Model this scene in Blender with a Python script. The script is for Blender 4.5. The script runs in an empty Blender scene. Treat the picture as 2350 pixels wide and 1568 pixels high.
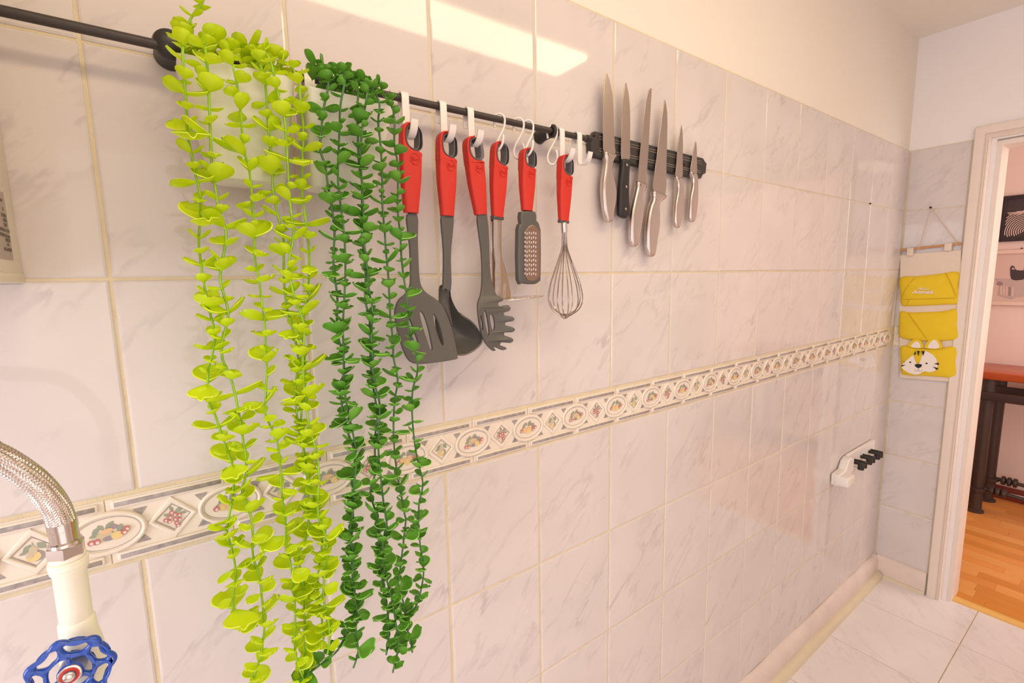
import bpy, bmesh, math, random
from mathutils import Vector, Matrix
random.seed(11)
R = math.radians
S = bpy.context.scene
COL = S.collection

# ------------------------------------------------------------------ camera
IW, IH, F = 2350.0, 1568.0, 1084.60
YAW, PITCH, ROLL = R(54.17455), R(-7.58321), R(-1.05360)
CAM = Vector((0.0507, -0.69715, 1.4224))
_f = Vector((math.cos(PITCH)*math.cos(YAW), math.cos(PITCH)*math.sin(YAW), math.sin(PITCH)))
_r = Vector((math.sin(YAW), -math.cos(YAW), 0)); _u = _r.cross(_f)
FW = _f; RT = _r*math.cos(ROLL) + _u*math.sin(ROLL); UP = -_r*math.sin(ROLL) + _u*math.cos(ROLL)
cd = bpy.data.cameras.new('camera'); cd.sensor_width = 36; cd.sensor_fit = 'HORIZONTAL'
cd.lens = F/IW*36; cd.clip_start = 0.02
cam = bpy.data.objects.new('camera', cd); COL.objects.link(cam)
cam.matrix_world = Matrix(((RT.x, UP.x, -FW.x, CAM.x), (RT.y, UP.y, -FW.y, CAM.y), (RT.z, UP.z, -FW.z, CAM.z), (0, 0, 0, 1)))
S.camera = cam

# ------------------------------------------------------------------ light
S.view_settings.view_transform = 'Standard'; S.view_settings.look = 'None'
S.view_settings.gamma = 1; S.view_settings.use_curve_mapping = False
S.view_settings.exposure = 0.21
w = bpy.data.worlds.new('world'); S.world = w; w.use_nodes = True
w.node_tree.nodes['Background'].inputs[0].default_value = (0.80, 0.88, 1.0, 1)
w.node_tree.nodes['Background'].inputs[1].default_value = 1.0

def area(name, loc, rot, sx, sy, power, col):
    l = bpy.data.lights.new(name, 'AREA'); l.shape = 'RECTANGLE'; l.size = sx; l.size_y = sy
    l.energy = power; l.color = col
    o = bpy.data.objects.new(name, l); COL.objects.link(o); o.location = loc; o.rotation_euler = rot
    return o
# daylight through the window at the near end of the kitchen
area('window_daylight', (-1.62, -0.75, 1.35), (0, R(-90), 0), 1.2, 0.9, 20, (0.91, 0.92, 1.0))
# soft fill light added on the side opposite the tiled wall, without an opening
area('balcony_daylight', (-0.1, -2.03, 1.15), (R(90), 0, 0), 1.5, 1.7, 5.2, (0.93, 0.92, 1.0))
# unseen fill light added to brighten the hall
area('hall_daylight', (3.4, -1.9, 1.5), (R(90), 0, 0), 1.2, 1.6, 21, (1.0, 0.90, 0.84))
LAMP_EMIT = 9.6; LAMP_COL = (1.0, 0.83, 0.54)

# ------------------------------------------------------------------ helpers
def ray(u, v): return FW + RT*((u-IW/2)/F) - UP*((v-IH/2)/F)
def at(u, v, y):
    d = ray(u, v); return CAM + d*((y-CAM.y)/d.y)
def atx(u, v, x):
    d = ray(u, v); return CAM + d*((x-CAM.x)/d.x)
def lin(c): return tuple(((x/255)/12.92 if x/255 <= .04045 else ((x/255+.055)/1.055)**2.4) for x in c)

def mat(name, rgb, rough=.5, metal=0.0, spec=.5, bump=0, bscale=200, var=0, vscale=8, coat=0, trans=0, emit=None):
    m = bpy.data.materials.new(name); m.use_nodes = True
    nt = m.node_tree; b = nt.nodes['Principled BSDF']
    c = lin(rgb) + (1,)
    b.inputs['Base Color'].default_value = c
    b.inputs['Roughness'].default_value = rough; b.inputs['Metallic'].default_value = metal
    b.inputs['Specular IOR Level'].default_value = spec; b.inputs['Coat Weight'].default_value = coat
    if emit:
        b.inputs['Emission Color'].default_value = tuple(emit[:3])+(1,); b.inputs['Emission Strength'].default_value = emit[3]
    tc = nt.nodes.new('ShaderNodeTexCoord')
    if var:
        n = nt.nodes.new('ShaderNodeTexNoise'); n.inputs['Scale'].default_value = vscale; n.inputs['Detail'].default_value = 5
        nt.links.new(tc.outputs['Object'], n.inputs['Vector'])
        mx = nt.nodes.new('ShaderNodeMix'); mx.data_type = 'RGBA'
        mx.inputs[6].default_value = tuple(x*(1-var) for x in c[:3])+(1,)
        mx.inputs[7].default_value = tuple(min(1, x*(1+var*.6)) for x in c[:3])+(1,)
        nt.links.new(n.outputs['Fac'], mx.inputs[0]); nt.links.new(mx.outputs[2], b.inputs['Base Color'])
    if bump:
        n = nt.nodes.new('ShaderNodeTexNoise'); n.inputs['Scale'].default_value = bscale; n.inputs['Detail'].default_value = 3
        nt.links.new(tc.outputs['Object'], n.inputs['Vector'])
        bp = nt.nodes.new('ShaderNodeBump'); bp.inputs['Strength'].default_value = bump; bp.inputs['Distance'].default_value = .002
        nt.links.new(n.outputs['Fac'], bp.inputs['Height']); nt.links.new(bp.outputs[0], b.inputs['Normal'])
    if trans:
        tr = nt.nodes.new('ShaderNodeBsdfTranslucent'); tr.inputs[0].default_value = c
        ms = nt.nodes.new('ShaderNodeMixShader'); ms.inputs[0].default_value = trans
        out = nt.nodes['Material Output']
        nt.links.new(b.outputs[0], ms.inputs[1]); nt.links.new(tr.outputs[0], ms.inputs[2]); nt.links.new(ms.outputs[0], out.inputs[0])
    return m

def tile_mat(name, rgb, vein, amount, rough=.045):
    m = mat(name, rgb, rough, spec=.42)
    nt = m.node_tree; L = nt.links; b = nt.nodes['Principled BSDF']
    tc = nt.nodes.new('ShaderNodeTexCoord'); oi = nt.nodes.new('ShaderNodeObjectInfo')
    mul = nt.nodes.new('ShaderNodeMath'); mul.operation = 'MULTIPLY'; mul.inputs[1].default_value = .55
    L.new(oi.outputs['Random'], mul.inputs[0])
    add = nt.nodes.new('ShaderNodeVectorMath'); add.operation = 'ADD'
    L.new(tc.outputs['Object'], add.inputs[0]); L.new(mul.outputs[0], add.inputs[1])
    sx = nt.nodes.new('ShaderNodeSeparateXYZ'); cx = nt.nodes.new('ShaderNodeCombineXYZ'); L.new(add.outputs[0], sx.inputs[0])
    L.new(sx.outputs[0], cx.inputs[0]); L.new(sx.outputs[2], cx.inputs[1]); L.new(mul.outputs[0], cx.inputs[2])
    mp = nt.nodes.new('ShaderNodeMapping'); mp.inputs['Scale'].default_value = (.42, 1.3, 1)
    m0 = nt.nodes.new('ShaderNodeMapping'); m0.inputs['Rotation'].default_value = (0, 0, R(-44))
    L.new(cx.outputs[0], m0.inputs['Vector']); L.new(m0.outputs[0], mp.inputs['Vector'])
    n = nt.nodes.new('ShaderNodeTexNoise'); n.inputs['Scale'].default_value = 11; n.inputs['Detail'].default_value = 4.5
    n.inputs['Roughness'].default_value = .62; n.inputs['Distortion'].default_value = .25
    L.new(mp.outputs[0], n.inputs['Vector'])
    s = nt.nodes.new('ShaderNodeMath'); s.operation = 'SUBTRACT'; s.inputs[1].default_value = .5; L.new(n.outputs['Fac'], s.inputs[0])
    a = nt.nodes.new('ShaderNodeMath'); a.operation = 'ABSOLUTE'; L.new(s.outputs[0], a.inputs[0])
    cr = nt.nodes.new('ShaderNodeMapRange'); cr.inputs[1].default_value = 0; cr.inputs[2].default_value = .045; cr.inputs[3].default_value = 1; cr.inputs[4].default_value = 0
    cr.interpolation_type = 'SMOOTHSTEP'; L.new(a.outputs[0], cr.inputs[0])
    n2 = nt.nodes.new('ShaderNodeTexNoise'); n2.inputs['Scale'].default_value = 11; n2.inputs['Detail'].default_value = 2; L.new(mp.outputs[0], n2.inputs['Vector'])
    c2 = nt.nodes.new('ShaderNodeMapRange'); c2.inputs[1].default_value = .46; c2.inputs[2].default_value = .66; L.new(n2.outputs['Fac'], c2.inputs[0])
    mm = nt.nodes.new('ShaderNodeMath'); mm.operation = 'MULTIPLY'; L.new(cr.outputs[0], mm.inputs[0]); L.new(c2.outputs[0], mm.inputs[1])
    m3 = nt.nodes.new('ShaderNodeMath'); m3.operation = 'MULTIPLY'; m3.inputs[1].default_value = amount; L.new(mm.outputs[0], m3.inputs[0])
    mx = nt.nodes.new('ShaderNodeMix'); mx.data_type = 'RGBA'; mx.inputs[6].default_value = lin(rgb)+(1,); mx.inputs[7].default_value = lin(vein)+(1,)
    L.new(m3.outputs[0], mx.inputs[0])
    n4 = nt.nodes.new('ShaderNodeTexNoise'); n4.inputs['Scale'].default_value = 6; L.new(add.outputs[0], n4.inputs['Vector'])
    c4 = nt.nodes.new('ShaderNodeMapRange'); c4.inputs[1].default_value = .35; c4.inputs[2].default_value = .65; c4.inputs[3].default_value = .965; c4.inputs[4].default_value = 1.02; L.new(n4.outputs['Fac'], c4.inputs[0])
    vm = nt.nodes.new('ShaderNodeVectorMath'); vm.operation = 'SCALE'; L.new(mx.outputs[2], vm.inputs[0]); L.new(c4.outputs[0], vm.inputs['Scale'])
    L.new(vm.outputs[0], b.inputs['Base Color'])
    n3 = nt.nodes.new('ShaderNodeTexNoise'); n3.inputs['Scale'].default_value = 9; n3.inputs['Detail'].default_value = 1.5; L.new(add.outputs[0], n3.inputs['Vector'])
    bp = nt.nodes.new('ShaderNodeBump'); bp.inputs['Strength'].default_value = .035; bp.inputs['Distance'].default_value = .002
    L.new(n3.outputs['Fac'], bp.inputs['Height']); L.new(bp.outputs[0], b.inputs['Normal'])
    return m

M = {}
M['tile'] = tile_mat('glazed_marble_tile', (222, 211, 208), (150, 138, 136), .36)
M['ftile'] = tile_mat('glazed_floor_tile', (242, 234, 235), (176, 160, 156), .3, .16)
M['grout'] = mat('aged_grout', (228, 211, 180), .9, var=.2, vscale=30, bump=.4, bscale=400)
M['fgrout'] = mat('floor_grout', (196, 172, 142), .9, var=.35, vscale=14)
M['plaster'] = mat('cream_plaster', (242, 232, 220), .75, bump=.06, bscale=60, var=.02, vscale=2)
M['pplaster'] = mat('pink_white_plaster', (246, 238, 236), .75, bump=.06, bscale=60, var=.02, vscale=2)
M['ceil'] = mat('ceiling_paint', (247, 238, 226), .85)
M['hallwall'] = mat('salmon_wall_paint', (232, 206, 196), .8)
M['paint'] = mat('old_white_gloss_paint', (240, 224, 212), .35, bump=.25, bscale=22, var=.05, vscale=12)
M['skirt'] = mat('rough_painted_skirting', (236, 218, 208), .55, bump=.9, bscale=26, var=.16, vscale=16)
M['bead'] = mat('yellowed_bead', (228, 212, 184), .5, var=.12, vscale=14)
M['decor'] = mat('border_tile_glaze', (238, 224, 208), .18, spec=.5, var=.04, vscale=40)
M['stripe'] = mat('grey_marbled_print', (176, 164, 160), .3, var=.6, vscale=150)
M['line'] = mat('printed_grey_line', (150, 140, 142), .3)
M['black'] = mat('black_satin_plastic', (38, 34, 33), .38, bump=.1, bscale=300)
M['rack'] = mat('black_rack_plastic', (52, 48, 46), .45, bump=.15, bscale=500)
M['ribgrey'] = mat('worn_rib', (128, 116, 108), .35)  # ribs paler grey than the bar
M['iron'] = mat('dark_iron_rod', (58, 48, 44), .42, bump=.25, bscale=120, var=.15, vscale=40)
M['white'] = mat('white_plastic', (240, 232, 226), .35)
M['pot'] = mat('cream_planter_plastic', (238, 230, 218), .3)
M['red'] = mat('red_soft_grip', (206, 44, 28), .5, bump=.1, bscale=500)
M['grey'] = mat('charcoal_nylon', (92, 88, 84), .42, bump=.05, bscale=300)
M['liner'] = mat('slate_grey_liner', (106, 100, 102), .5)
M['steel'] = mat('brushed_steel', (205, 192, 184), .24, 1.0)
M['blade'] = mat('blade_steel', (186, 172, 162), .33, 1.0)
M['chrome'] = mat('worn_chrome', (214, 204, 196), .14, 1.0)
M['prong'] = mat('dull_masher_steel', (188, 168, 148), .2, 1.0)  # browner steel for one prong, dark room reflections put into the colour
M['gblade'] = mat('grater_steel', (172, 146, 130), .25, 1.0)
M['whisk'] = mat('whisk_wire', (176, 164, 156), .22, 1.0)
M['braid'] = mat('braided_steel_wire', (214, 200, 192), .22, 1.0)
M['pvc'] = mat('cream_painted_pipe', (242, 236, 218), .4, bump=.3, bscale=45)
M['blue'] = mat('blue_enamel', (28, 74, 170), .22, coat=.4)
M['redring'] = mat('red_ring', (190, 50, 30), .4)
M['brass'] = mat('brass_body', (150, 112, 60), .35, 1.0)
M['cabinet'] = mat('cream_appliance_enamel', (240, 228, 204), .3)
M['labelgrey'] = mat('grey_label', (190, 172, 160), .5)
M['ink'] = mat('faded_ink', (112, 98, 86), .6)
M['canvas'] = mat('natural_canvas', (234, 216, 200), .9, bump=.3, bscale=700)
M['yellow'] = mat('mustard_yellow_cotton', (240, 204, 40), .85, bump=.3, bscale=700)
M['yellowseam'] = mat('yellow_fold', (206, 162, 22), .85)  # darker yellow, shade in the pocket creases put into the colour
M['inkblack'] = mat('black_print', (36, 28, 26), .7)
M['facewhite'] = mat('white_print', (246, 234, 226), .7)
M['dowel'] = mat('light_wood_dowel', (206, 152, 104), .5, var=.15, vscale=60)
M['cord'] = mat('jute_cord', (222, 196, 160), .9)
M['woodtop'] = mat('red_brown_varnished_wood', (190, 84, 34), .25, var=.3, vscale=9, spec=.6)
M['darkmetal'] = mat('dark_brown_metal', (66, 50, 44), .4, var=.15, vscale=12)
M['thr'] = mat('oak_threshold', (236, 186, 104), .35, var=.08, vscale=14)
M['darkskirt'] = mat('oxblood_skirting', (128, 52, 40), .4)
M['frameblk'] = mat('black_frame', (46, 34, 38), .35)
M['framewht'] = mat('pale_frame', (228, 198, 182), .45)
M['printpaper'] = mat('pale_print_paper', (214, 184, 172), .6, var=.05, vscale=10)
M['printdark'] = mat('dark_print', (64, 50, 52), .6)
M['printgrey'] = mat('grey_print', (150, 128, 126), .6)
M['printmid'] = mat('mid_print', (190, 166, 160), .6)
M['nail'] = mat('dull_nail', (70, 52, 44), .5, 1)
for i, c in enumerate([(236, 160, 82), (222, 146, 68), (240, 170, 94), (230, 154, 80)]):
    m = mat('laminate_%d' % i, c, .28, spec=.5); M['lam%d' % i] = m
    nt = m.node_tree; b = nt.nodes['Principled BSDF']; tc = nt.nodes.new('ShaderNodeTexCoord'); mp = nt.nodes.new('ShaderNodeMapping')
    mp.inputs['Scale'].default_value = (60, 4, 4); n = nt.nodes.new('ShaderNodeTexNoise'); n.inputs['Scale'].default_value = 1.2; n.inputs['Detail'].default_value = 4
    mx = nt.nodes.new('ShaderNodeMix'); mx.data_type = 'RGBA'; l = lin(c)
    mx.inputs[6].default_value = tuple(x*.84 for x in l)+(1,); mx.inputs[7].default_value = tuple(min(1, x*1.1) for x in l)+(1,)
    nt.links.new(tc.outputs['Object'], mp.inputs[0]); nt.links.new(mp.outputs[0], n.inputs['Vector']); nt.links.new(n.outputs['Fac'], mx.inputs[0]); nt.links.new(mx.outputs[2], b.inputs['Base Color'])
FR = {'leafp': (156, 160, 140), 'redp': (200, 122, 116), 'yel': (232, 204, 140), 'pear': (206, 190, 160), 'mauve': (160, 146, 152), 'pale': (236, 216, 206), 'orange': (230, 188, 146)}
for k, c in FR.items(): M[k] = mat('print_'+k, c, .25)

def leaf_mat(name, c1, c2, trans, rough):
    m = mat(name, c1, rough, spec=.4, trans=trans)
    nt = m.node_tree; b = nt.nodes['Principled BSDF']; oi = nt.nodes.new('ShaderNodeObjectInfo')
    n = nt.nodes.new('ShaderNodeTexNoise'); n.inputs['Scale'].default_value = 60; g = nt.nodes.new('ShaderNodeNewGeometry')
    tc = nt.nodes.new('ShaderNodeTexCoord'); nt.links.new(tc.outputs['Object'], n.inputs['Vector'])
    ad = nt.nodes.new('ShaderNodeMath'); ad.operation = 'ADD'; nt.links.new(oi.outputs['Random'], ad.inputs[0]); nt.links.new(n.outputs['Fac'], ad.inputs[1])
    ml = nt.nodes.new('ShaderNodeMath'); ml.operation = 'MULTIPLY'; ml.inputs[1].default_value = .5; nt.links.new(ad.outputs[0], ml.inputs[0])
    mx = nt.nodes.new('ShaderNodeMix'); mx.data_type = 'RGBA'; mx.inputs[6].default_value = lin(c1)+(1,); mx.inputs[7].default_value = lin(c2)+(1,)
    nt.links.new(ml.outputs[0], mx.inputs[0]); nt.links.new(mx.outputs[2], b.inputs['Base Color'])
    for x in nt.nodes:
        if x.type == 'BSDF_TRANSLUCENT': nt.links.new(mx.outputs[2], x.inputs[0])
    return m
M['lime'] = leaf_mat('lime_leaf', (200, 230, 8), (226, 244, 40), .36, .36)
M['limestem'] = mat('lime_stem', (150, 196, 40), .4)
M['green'] = leaf_mat('green_leaf', (74, 146, 34), (126, 184, 62), .2, .36)
M['greenrim'] = mat('green_leaf_rim', (150, 204, 100), .4)
M['limerim'] = mat('lime_leaf_rim', (214, 232, 60), .4)
M['greenstem'] = mat('green_stem', (72, 118, 62), .45)

def tag(o, label=None, cat=None, group=None, kind=None):
    if label: o['label'] = label
    if cat: o['category'] = cat
    if group: o['group'] = group
    if kind: o['kind'] = kind
    return o
def link(name, me, mats=None, parent=None, loc=None):
    o = bpy.data.objects.new(name, me); COL.objects.link(o)
    if mats:
        me.materials.clear()
        for m in (mats if isinstance(mats, (list, tuple)) else [mats]): me.materials.append(m)
    if parent: o.parent = parent
    if loc is not None: o.location = loc
    return o
def empty(name, loc=(0, 0, 0)):
    o = bpy.data.objects.new(name, None); COL.objects.link(o); o.location = loc; o.empty_display_size = .02; return o
def mesh(vs, fs, smooth=None, mi=None):
    me = bpy.data.meshes.new('m'); me.from_pydata([tuple(v) for v in vs], [], fs)
    if mi: me.polygons.foreach_set('material_index', mi)
    if smooth is not None:
        me.polygons.foreach_set('use_smooth', [True]*len(me.polygons))
        if smooth < 180: me.set_sharp_from_angle(angle=R(smooth))
    me.update(); return me
class MB:
    def __init__(s): s.v = []; s.f = []; s.mi = []
    def add(s, vs, fs, mi=0):
        k = len(s.v); s.v += [tuple(v) for v in vs]; s.f += [tuple(i+k for i in f) for f in fs]; s.mi += [mi]*len(fs); return s
    def addme(s, me, mi=0, mtx=None):
        vs = [(mtx @ v.co if mtx else v.co.copy()) for v in me.vertices]
        return s.add(vs, [tuple(p.vertices) for p in me.polygons], mi)
    def box(s, x0, x1, y0, y1, z0, z1, mi=0):
        return s.add([(x0,y0,z0),(x1,y0,z0),(x1,y1,z0),(x0,y1,z0),(x0,y0,z1),(x1,y0,z1),(x1,y1,z1),(x0,y1,z1)],
                     [(0,3,2,1),(4,5,6,7),(0,1,5,4),(1,2,6,5),(2,3,7,6),(3,0,4,7)], mi)
    def me(s, smooth=None): return mesh(s.v, s.f, smooth, s.mi)
def bbox_me(x0, x1, y0, y1, z0, z1, bev=0, seg=2):
    bm = bmesh.new(); bmesh.ops.create_cube(bm, size=1)
    for v in bm.verts: v.co = Vector(((x0+x1)/2+v.co.x*(x1-x0), (y0+y1)/2+v.co.y*(y1-y0), (z0+z1)/2+v.co.z*(z1-z0)))
    if bev: bmesh.ops.bevel(bm, geom=bm.edges[:], offset=bev, segments=seg, profile=.5, affect='EDGES')
    me = bpy.data.meshes.new('b'); bm.to_mesh(me); bm.free()
    if bev:
        me.polygons.foreach_set('use_smooth', [True]*len(me.polygons)); me.set_sharp_from_angle(angle=R(50))
    return me
def smooth_loop(pts, n=3, closed=True):
    out = []; N = len(pts)
    rng = range(N) if closed else range(N-1)
    for i in rng:
        if closed: p0, p1, p2, p3 = pts[i-1], pts[i], pts[(i+1) % N], pts[(i+2) % N]
        else: p0, p1, p2, p3 = pts[max(i-1, 0)], pts[i], pts[i+1], pts[min(i+2, N-1)]
        for k in range(n):
            t = k/n
            out.append(tuple(.5*((2*b)+(-a+c)*t+(2*a-5*b+4*c-d)*t*t+(-a+3*b-3*c+d)*t**3) for a, b, c, d in zip(p0, p1, p2, p3)))
    if not closed: out.append(tuple(pts[-1]))
    return out
def plate(loops, thick, bevel=0, res=2, y=0, fn=None, smooth=45):
    """flat shape in the x-z plane with holes, thickness along y around y, rounded rim"""
    cu = bpy.data.curves.new('c', 'CURVE'); cu.dimensions = '2D'; cu.fill_mode = 'BOTH'
    bevel = min(bevel, thick/2)
    cu.extrude = max(thick/2-bevel, 0); cu.bevel_depth = bevel; cu.bevel_resolution = res; cu.offset = -bevel
    for lp in loops:
        sp = cu.splines.new('POLY'); sp.points.add(len(lp)-1); sp.use_cyclic_u = True
        for p, q in zip(sp.points, lp): p.co = (q[0], q[1], 0, 1)
    ob = bpy.data.objects.new('c', cu); me = bpy.data.meshes.new_from_object(ob)
    bpy.data.objects.remove(ob); bpy.data.curves.remove(cu)
    for v in me.vertices:
        x, z, d = v.co; v.co = (x, y-d, z)
        if fn: v.co = fn(v.co)
    me.flip_normals() if False else None
    me.polygons.foreach_set('use_smooth', [True]*len(me.polygons)); me.set_sharp_from_angle(angle=R(smooth)); me.materials.clear()
    for p in me.polygons: p.material_index = 0
    return me
def tube(pts, r, seg=8, closed=False, cap=True, smooth=True):
    pts = [Vector(p) for p in pts]; n = len(pts); vs = []; fs = []
    rr = r if isinstance(r, (list, tuple)) else [r]*n
    T = []
    for i in range(n):
        a = pts[i-1] if (i or closed) else pts[i]; b = pts[(i+1) % n] if (i < n-1 or closed) else pts[i]
        T.append((b-a).normalized())
    up = Vector((0, 0, 1)) if abs(T[0].z) < .9 else Vector((0, 1, 0))
    N = (up - T[0]*up.dot(T[0])).normalized()
    for i in range(n):
        N = (N - T[i]*N.dot(T[i])).normalized(); B = T[i].cross(N)
        for k in range(seg):
            a = 2*math.pi*k/seg; vs.append(pts[i]+(N*math.cos(a)+B*math.sin(a))*rr[i])
    m = n if closed else n-1
    for i in range(m):
        for k in range(seg):
            j = (i+1) % n
            fs.append((i*seg+k, i*seg+(k+1) % seg, j*seg+(k+1) % seg, j*seg+k))
    if cap and not closed: fs += [tuple(range(seg))[::-1], tuple(range((n-1)*seg, n*seg))]
    return mesh(vs, fs, 60 if smooth else None)
def lathe(prof, p, axis=(0, 0, 1), seg=24, sharp=35):
    ax = Vector(axis).normalized(); q = ax.to_track_quat('Z', 'Y').to_matrix(); vs = []; fs = []
    for (r, h) in prof:
        for k in range(seg):
            a = 2*math.pi*k/seg; vs.append(Vector(p)+q @ Vector((r*math.cos(a), r*math.sin(a), h)))
    for i in range(len(prof)-1):
        for k in range(seg): fs.append((i*seg+k, i*seg+(k+1) % seg, (i+1)*seg+(k+1) % seg, (i+1)*seg+k))
    fs += [tuple(range(seg))[::-1], tuple(range((len(prof)-1)*seg, len(prof)*seg))]
    return mesh(vs, fs, sharp)
def ell(cx, cz, rx, rz, n=24, a0=0):
    return [(cx+rx*math.cos(a0+2*math.pi*i/n), cz+rz*math.sin(a0+2*math.pi*i/n)) for i in range(n)]
def text_me(s, size, ext=.0003, shear=0, offset=0):
    cu = bpy.data.curves.new('t', 'FONT'); cu.body = s; cu.size = size; cu.extrude = ext; cu.shear = shear; cu.offset = offset
    cu.align_x = 'CENTER'; cu.align_y = 'CENTER'; cu.resolution_u = 3
    ob = bpy.data.objects.new('t', cu); me = bpy.data.meshes.new_from_object(ob); bpy.data.objects.remove(ob); me.materials.clear()
    for p in me.polygons: p.material_index = 0
    return me

# ------------------------------------------------------------------ room
XE = 2.657; TW = .205; TH = .24959; XN = -1.6; YR = -2.1; ZC = 2.374
RA = 1.43; RB = RA+TH; RTOP = 1.9271; RC = RA-TH; RD = RC-.086
RE, RF, RG, RH = RD-TH, RD-2*TH, RD-3*TH, RD-4*TH
def struct(name, me, m, parent=None):
    o = link(name, me, m, parent)
    if parent is None: tag(o, kind='structure')
    return o
wall = struct('wall_left', MB().box(XN-.1, XE+.1, .0015, .12, 0, RTOP+.002).box(XN-.1, XE+.1, .0045, .12, RTOP, ZC).me(), [M['grout']])
wall.data.materials.append(M['plaster'])
for p in wall.data.polygons: p.material_index = 1 if p.index >= 6 else 0
tagw = tag(wall, 'tiled kitchen wall with marbled tiles, fruit border and cream plaster above', kind='structure')

def tile_me(wd, ht, g=.0032, bev=.0022, th=.007):
    x, z = wd/2-g/2, ht/2-g/2; vs = []; fs = []
    for (i, y) in ((0, th), (0, bev*.9), (bev*.35, bev*.3), (bev*1.3, 0)):
        vs += [(-x+i, y, -z+i), (x-i, y, -z+i), (x-i, y, z-i), (-x+i, y, z-i)]
    for k in range(3):
        for j in range(4): fs.append((k*4+j, k*4+(j+1) % 4, (k+1)*4+(j+1) % 4, (k+1)*4+j))
    fs.append((12, 13, 14, 15))
    return mesh(vs, fs)
T_full = tile_me(TW, TH); T_full.materials.append(M['tile'])
def put_tile(me, x, z, parent, rot=0, y=0):
    o = bpy.data.objects.new('tile', me); COL.objects.link(o); o.parent = parent
    o.location = (x, y+random.uniform(-.0002, .0002), z) if not rot else (x+random.uniform(-.0002, .0002), y, z)
    o.rotation_euler = (R(random.uniform(-.03, .03)), 0, rot+R(random.uniform(-.025, .025)))
    return o
rows = [RB+(RTOP-RB)/2, (RA+RB)/2, (RA+RC)/2, (RD+RE)/2, (RE+RF)/2, (RF+RG)/2, (RG+RH)/2]
for r_, z in enumerate(rows):
    for c in range(-7, 13):
        x0, x1 = c*TW, (c+1)*TW
        if c == 12:
            x1 = XE-.001; me = tile_me(x1-x0, TH)
            me.materials.append(M['tile'])
        else: me = T_full
        sh = 0
        if r_ > 2 and c < 3: sh = -.0015*(3-c)*.6
        put_tile(me, (x0+x1)/2+sh, z, wall)

# fruit border
PB = .1237; ZB = (RC+RD)/2
rib = MB()
rib.box(-PB/2+.0006, PB/2-.0006, 0, .007, -.0392, .0392)
rib_me = rib.me()
def ring(outer, inner, th, bev, y=0): return plate([outer, inner], th, bev, 2, y, smooth=70)
dia = lambda a, b: [(a, 0), (0, b), (-a, 0), (0, -b)]
bt = MB(); bt.addme(rib_me, 0)
bt.addme(ring(dia(.0262, .0268), dia(.0185, .0178), .005, .0024), 0)
for s in (1, -1):
    bt.addme(bbox_me(-.0565, .0565, -.003, .002, s*.0322-.0052, s*.0322+.0052, .0018), 0)
    bt.addme(bbox_me(-.0535, .0535, -.0034, .0, s*.0322-.0028, s*.0322+.0028, .0002, 1), 1)
    for sx in (1, -1):
        tri = [(sx*.0238, s*.0215), (sx*.0375, s*.0215), (sx*.0305, s*.0115)]
        bt.addme(plate([tri], .0012, 0, 0, 0), 1)
dl = ring(dia(.0176, .0168), dia(.0172, .0164), .0006, 0, -.0003); bt.addme(dl, 2)
border_me = bt.me(55)
for m in (M['decor'], M['stripe'], M['line']): border_me.materials.append(m)
md = MB()
md.addme(plate([ell(0, 0, .0365, .0255, 40)], .005, .0015, 2, .0005), 0)
md.addme(ring(ell(0, 0, .0365, .0258, 40), ell(0, 0, .0312, .0203, 40), .0075, .0026, -.0005), 0)
md.addme(ring(ell(0, 0, .0301, .0191, 40), ell(0, 0, .0298, .0188, 40), .0006, 0, -.0022), 2)
medal_me = md.me(60)
for m in (M['decor'], M['stripe'], M['line']): medal_me.materials.append(m)
pm = ['leafp', 'redp', 'yel', 'pear', 'mauve', 'pale', 'orange']
def print_me(items, y):
    b = MB()
    for i, (cx, cz, rx, rz, k, a) in enumerate(items):
        n = 12; yy = y-.00012*(i+1); vs = []
        for j in range(n):
            t = 2*math.pi*j/n; X, Z = rx*math.cos(t), rz*math.sin(t)
            if k == 'leafp': Z *= (1-abs(math.cos(t))**1.5*.55)
            vs.append((cx+X*math.cos(a)-Z*math.sin(a), yy, cz+X*math.sin(a)+Z*math.cos(a)))
        b.add(vs, [tuple(range(n))], pm.index(k))
    me = b.me()
    for k in pm: me.materials.append(M[k])
    return me
def berry(x, z, r, k='redp'): return [(x, z, r, r, k, 0), (x+r*.15, z-r*.25, r*.5, r*.5, 'pale', 0)]
g = [(-.001, .0105, .004, .002, 'leafp', 1.9), (.006, .007, .0048, .003, 'leafp', .4), (-.006, .0035, .004, .0022, 'leafp', 2.6), (.0105, .0025, .0035, .0016, 'leafp', -.3)]
for x, z in [(-.0015, .006), (.0015, .0025), (-.0035, .0005), (.006, .0008), (-.008, -.0018), (-.0045, -.0045), (.0015, -.003), (.006, -.0045), (.0025, -.0082), (.0035, -.0115)]: g += berry(x, z, .0025)
grape_me = print_me(g, -.0001)
pear_me = print_me([(-.005, .005, .005, .0028, 'leafp', .8), (.0065, .005, .0052, .0034, 'leafp', -.9), (-.008, .0005, .004, .002, 'leafp', .3), (.001, -.0055, .0072, .0062, 'mauve', 0), (-.001, -.0055, .0062, .0058, 'yel', 0), (-.0005, .0015, .0034, .005, 'pear', .1), (-.0035, -.004, .0028, .003, 'pear', 0), (0, .009, .0006, .003, 'leafp', .2)], -.0001)
LV = [(-.010, .0065, .0052, .003, 'leafp', .7), (-.006, .009, .004, .0026, 'leafp', 2.2), (.002, .009, .0062, .0034, 'leafp', .9), (-.012, .001, .005, .0026, 'leafp', .2), (.011, .003, .0055, .0032, 'leafp', 1.3), (.006, .007, .004, .0024, 'mauve', -.5)]
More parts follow.
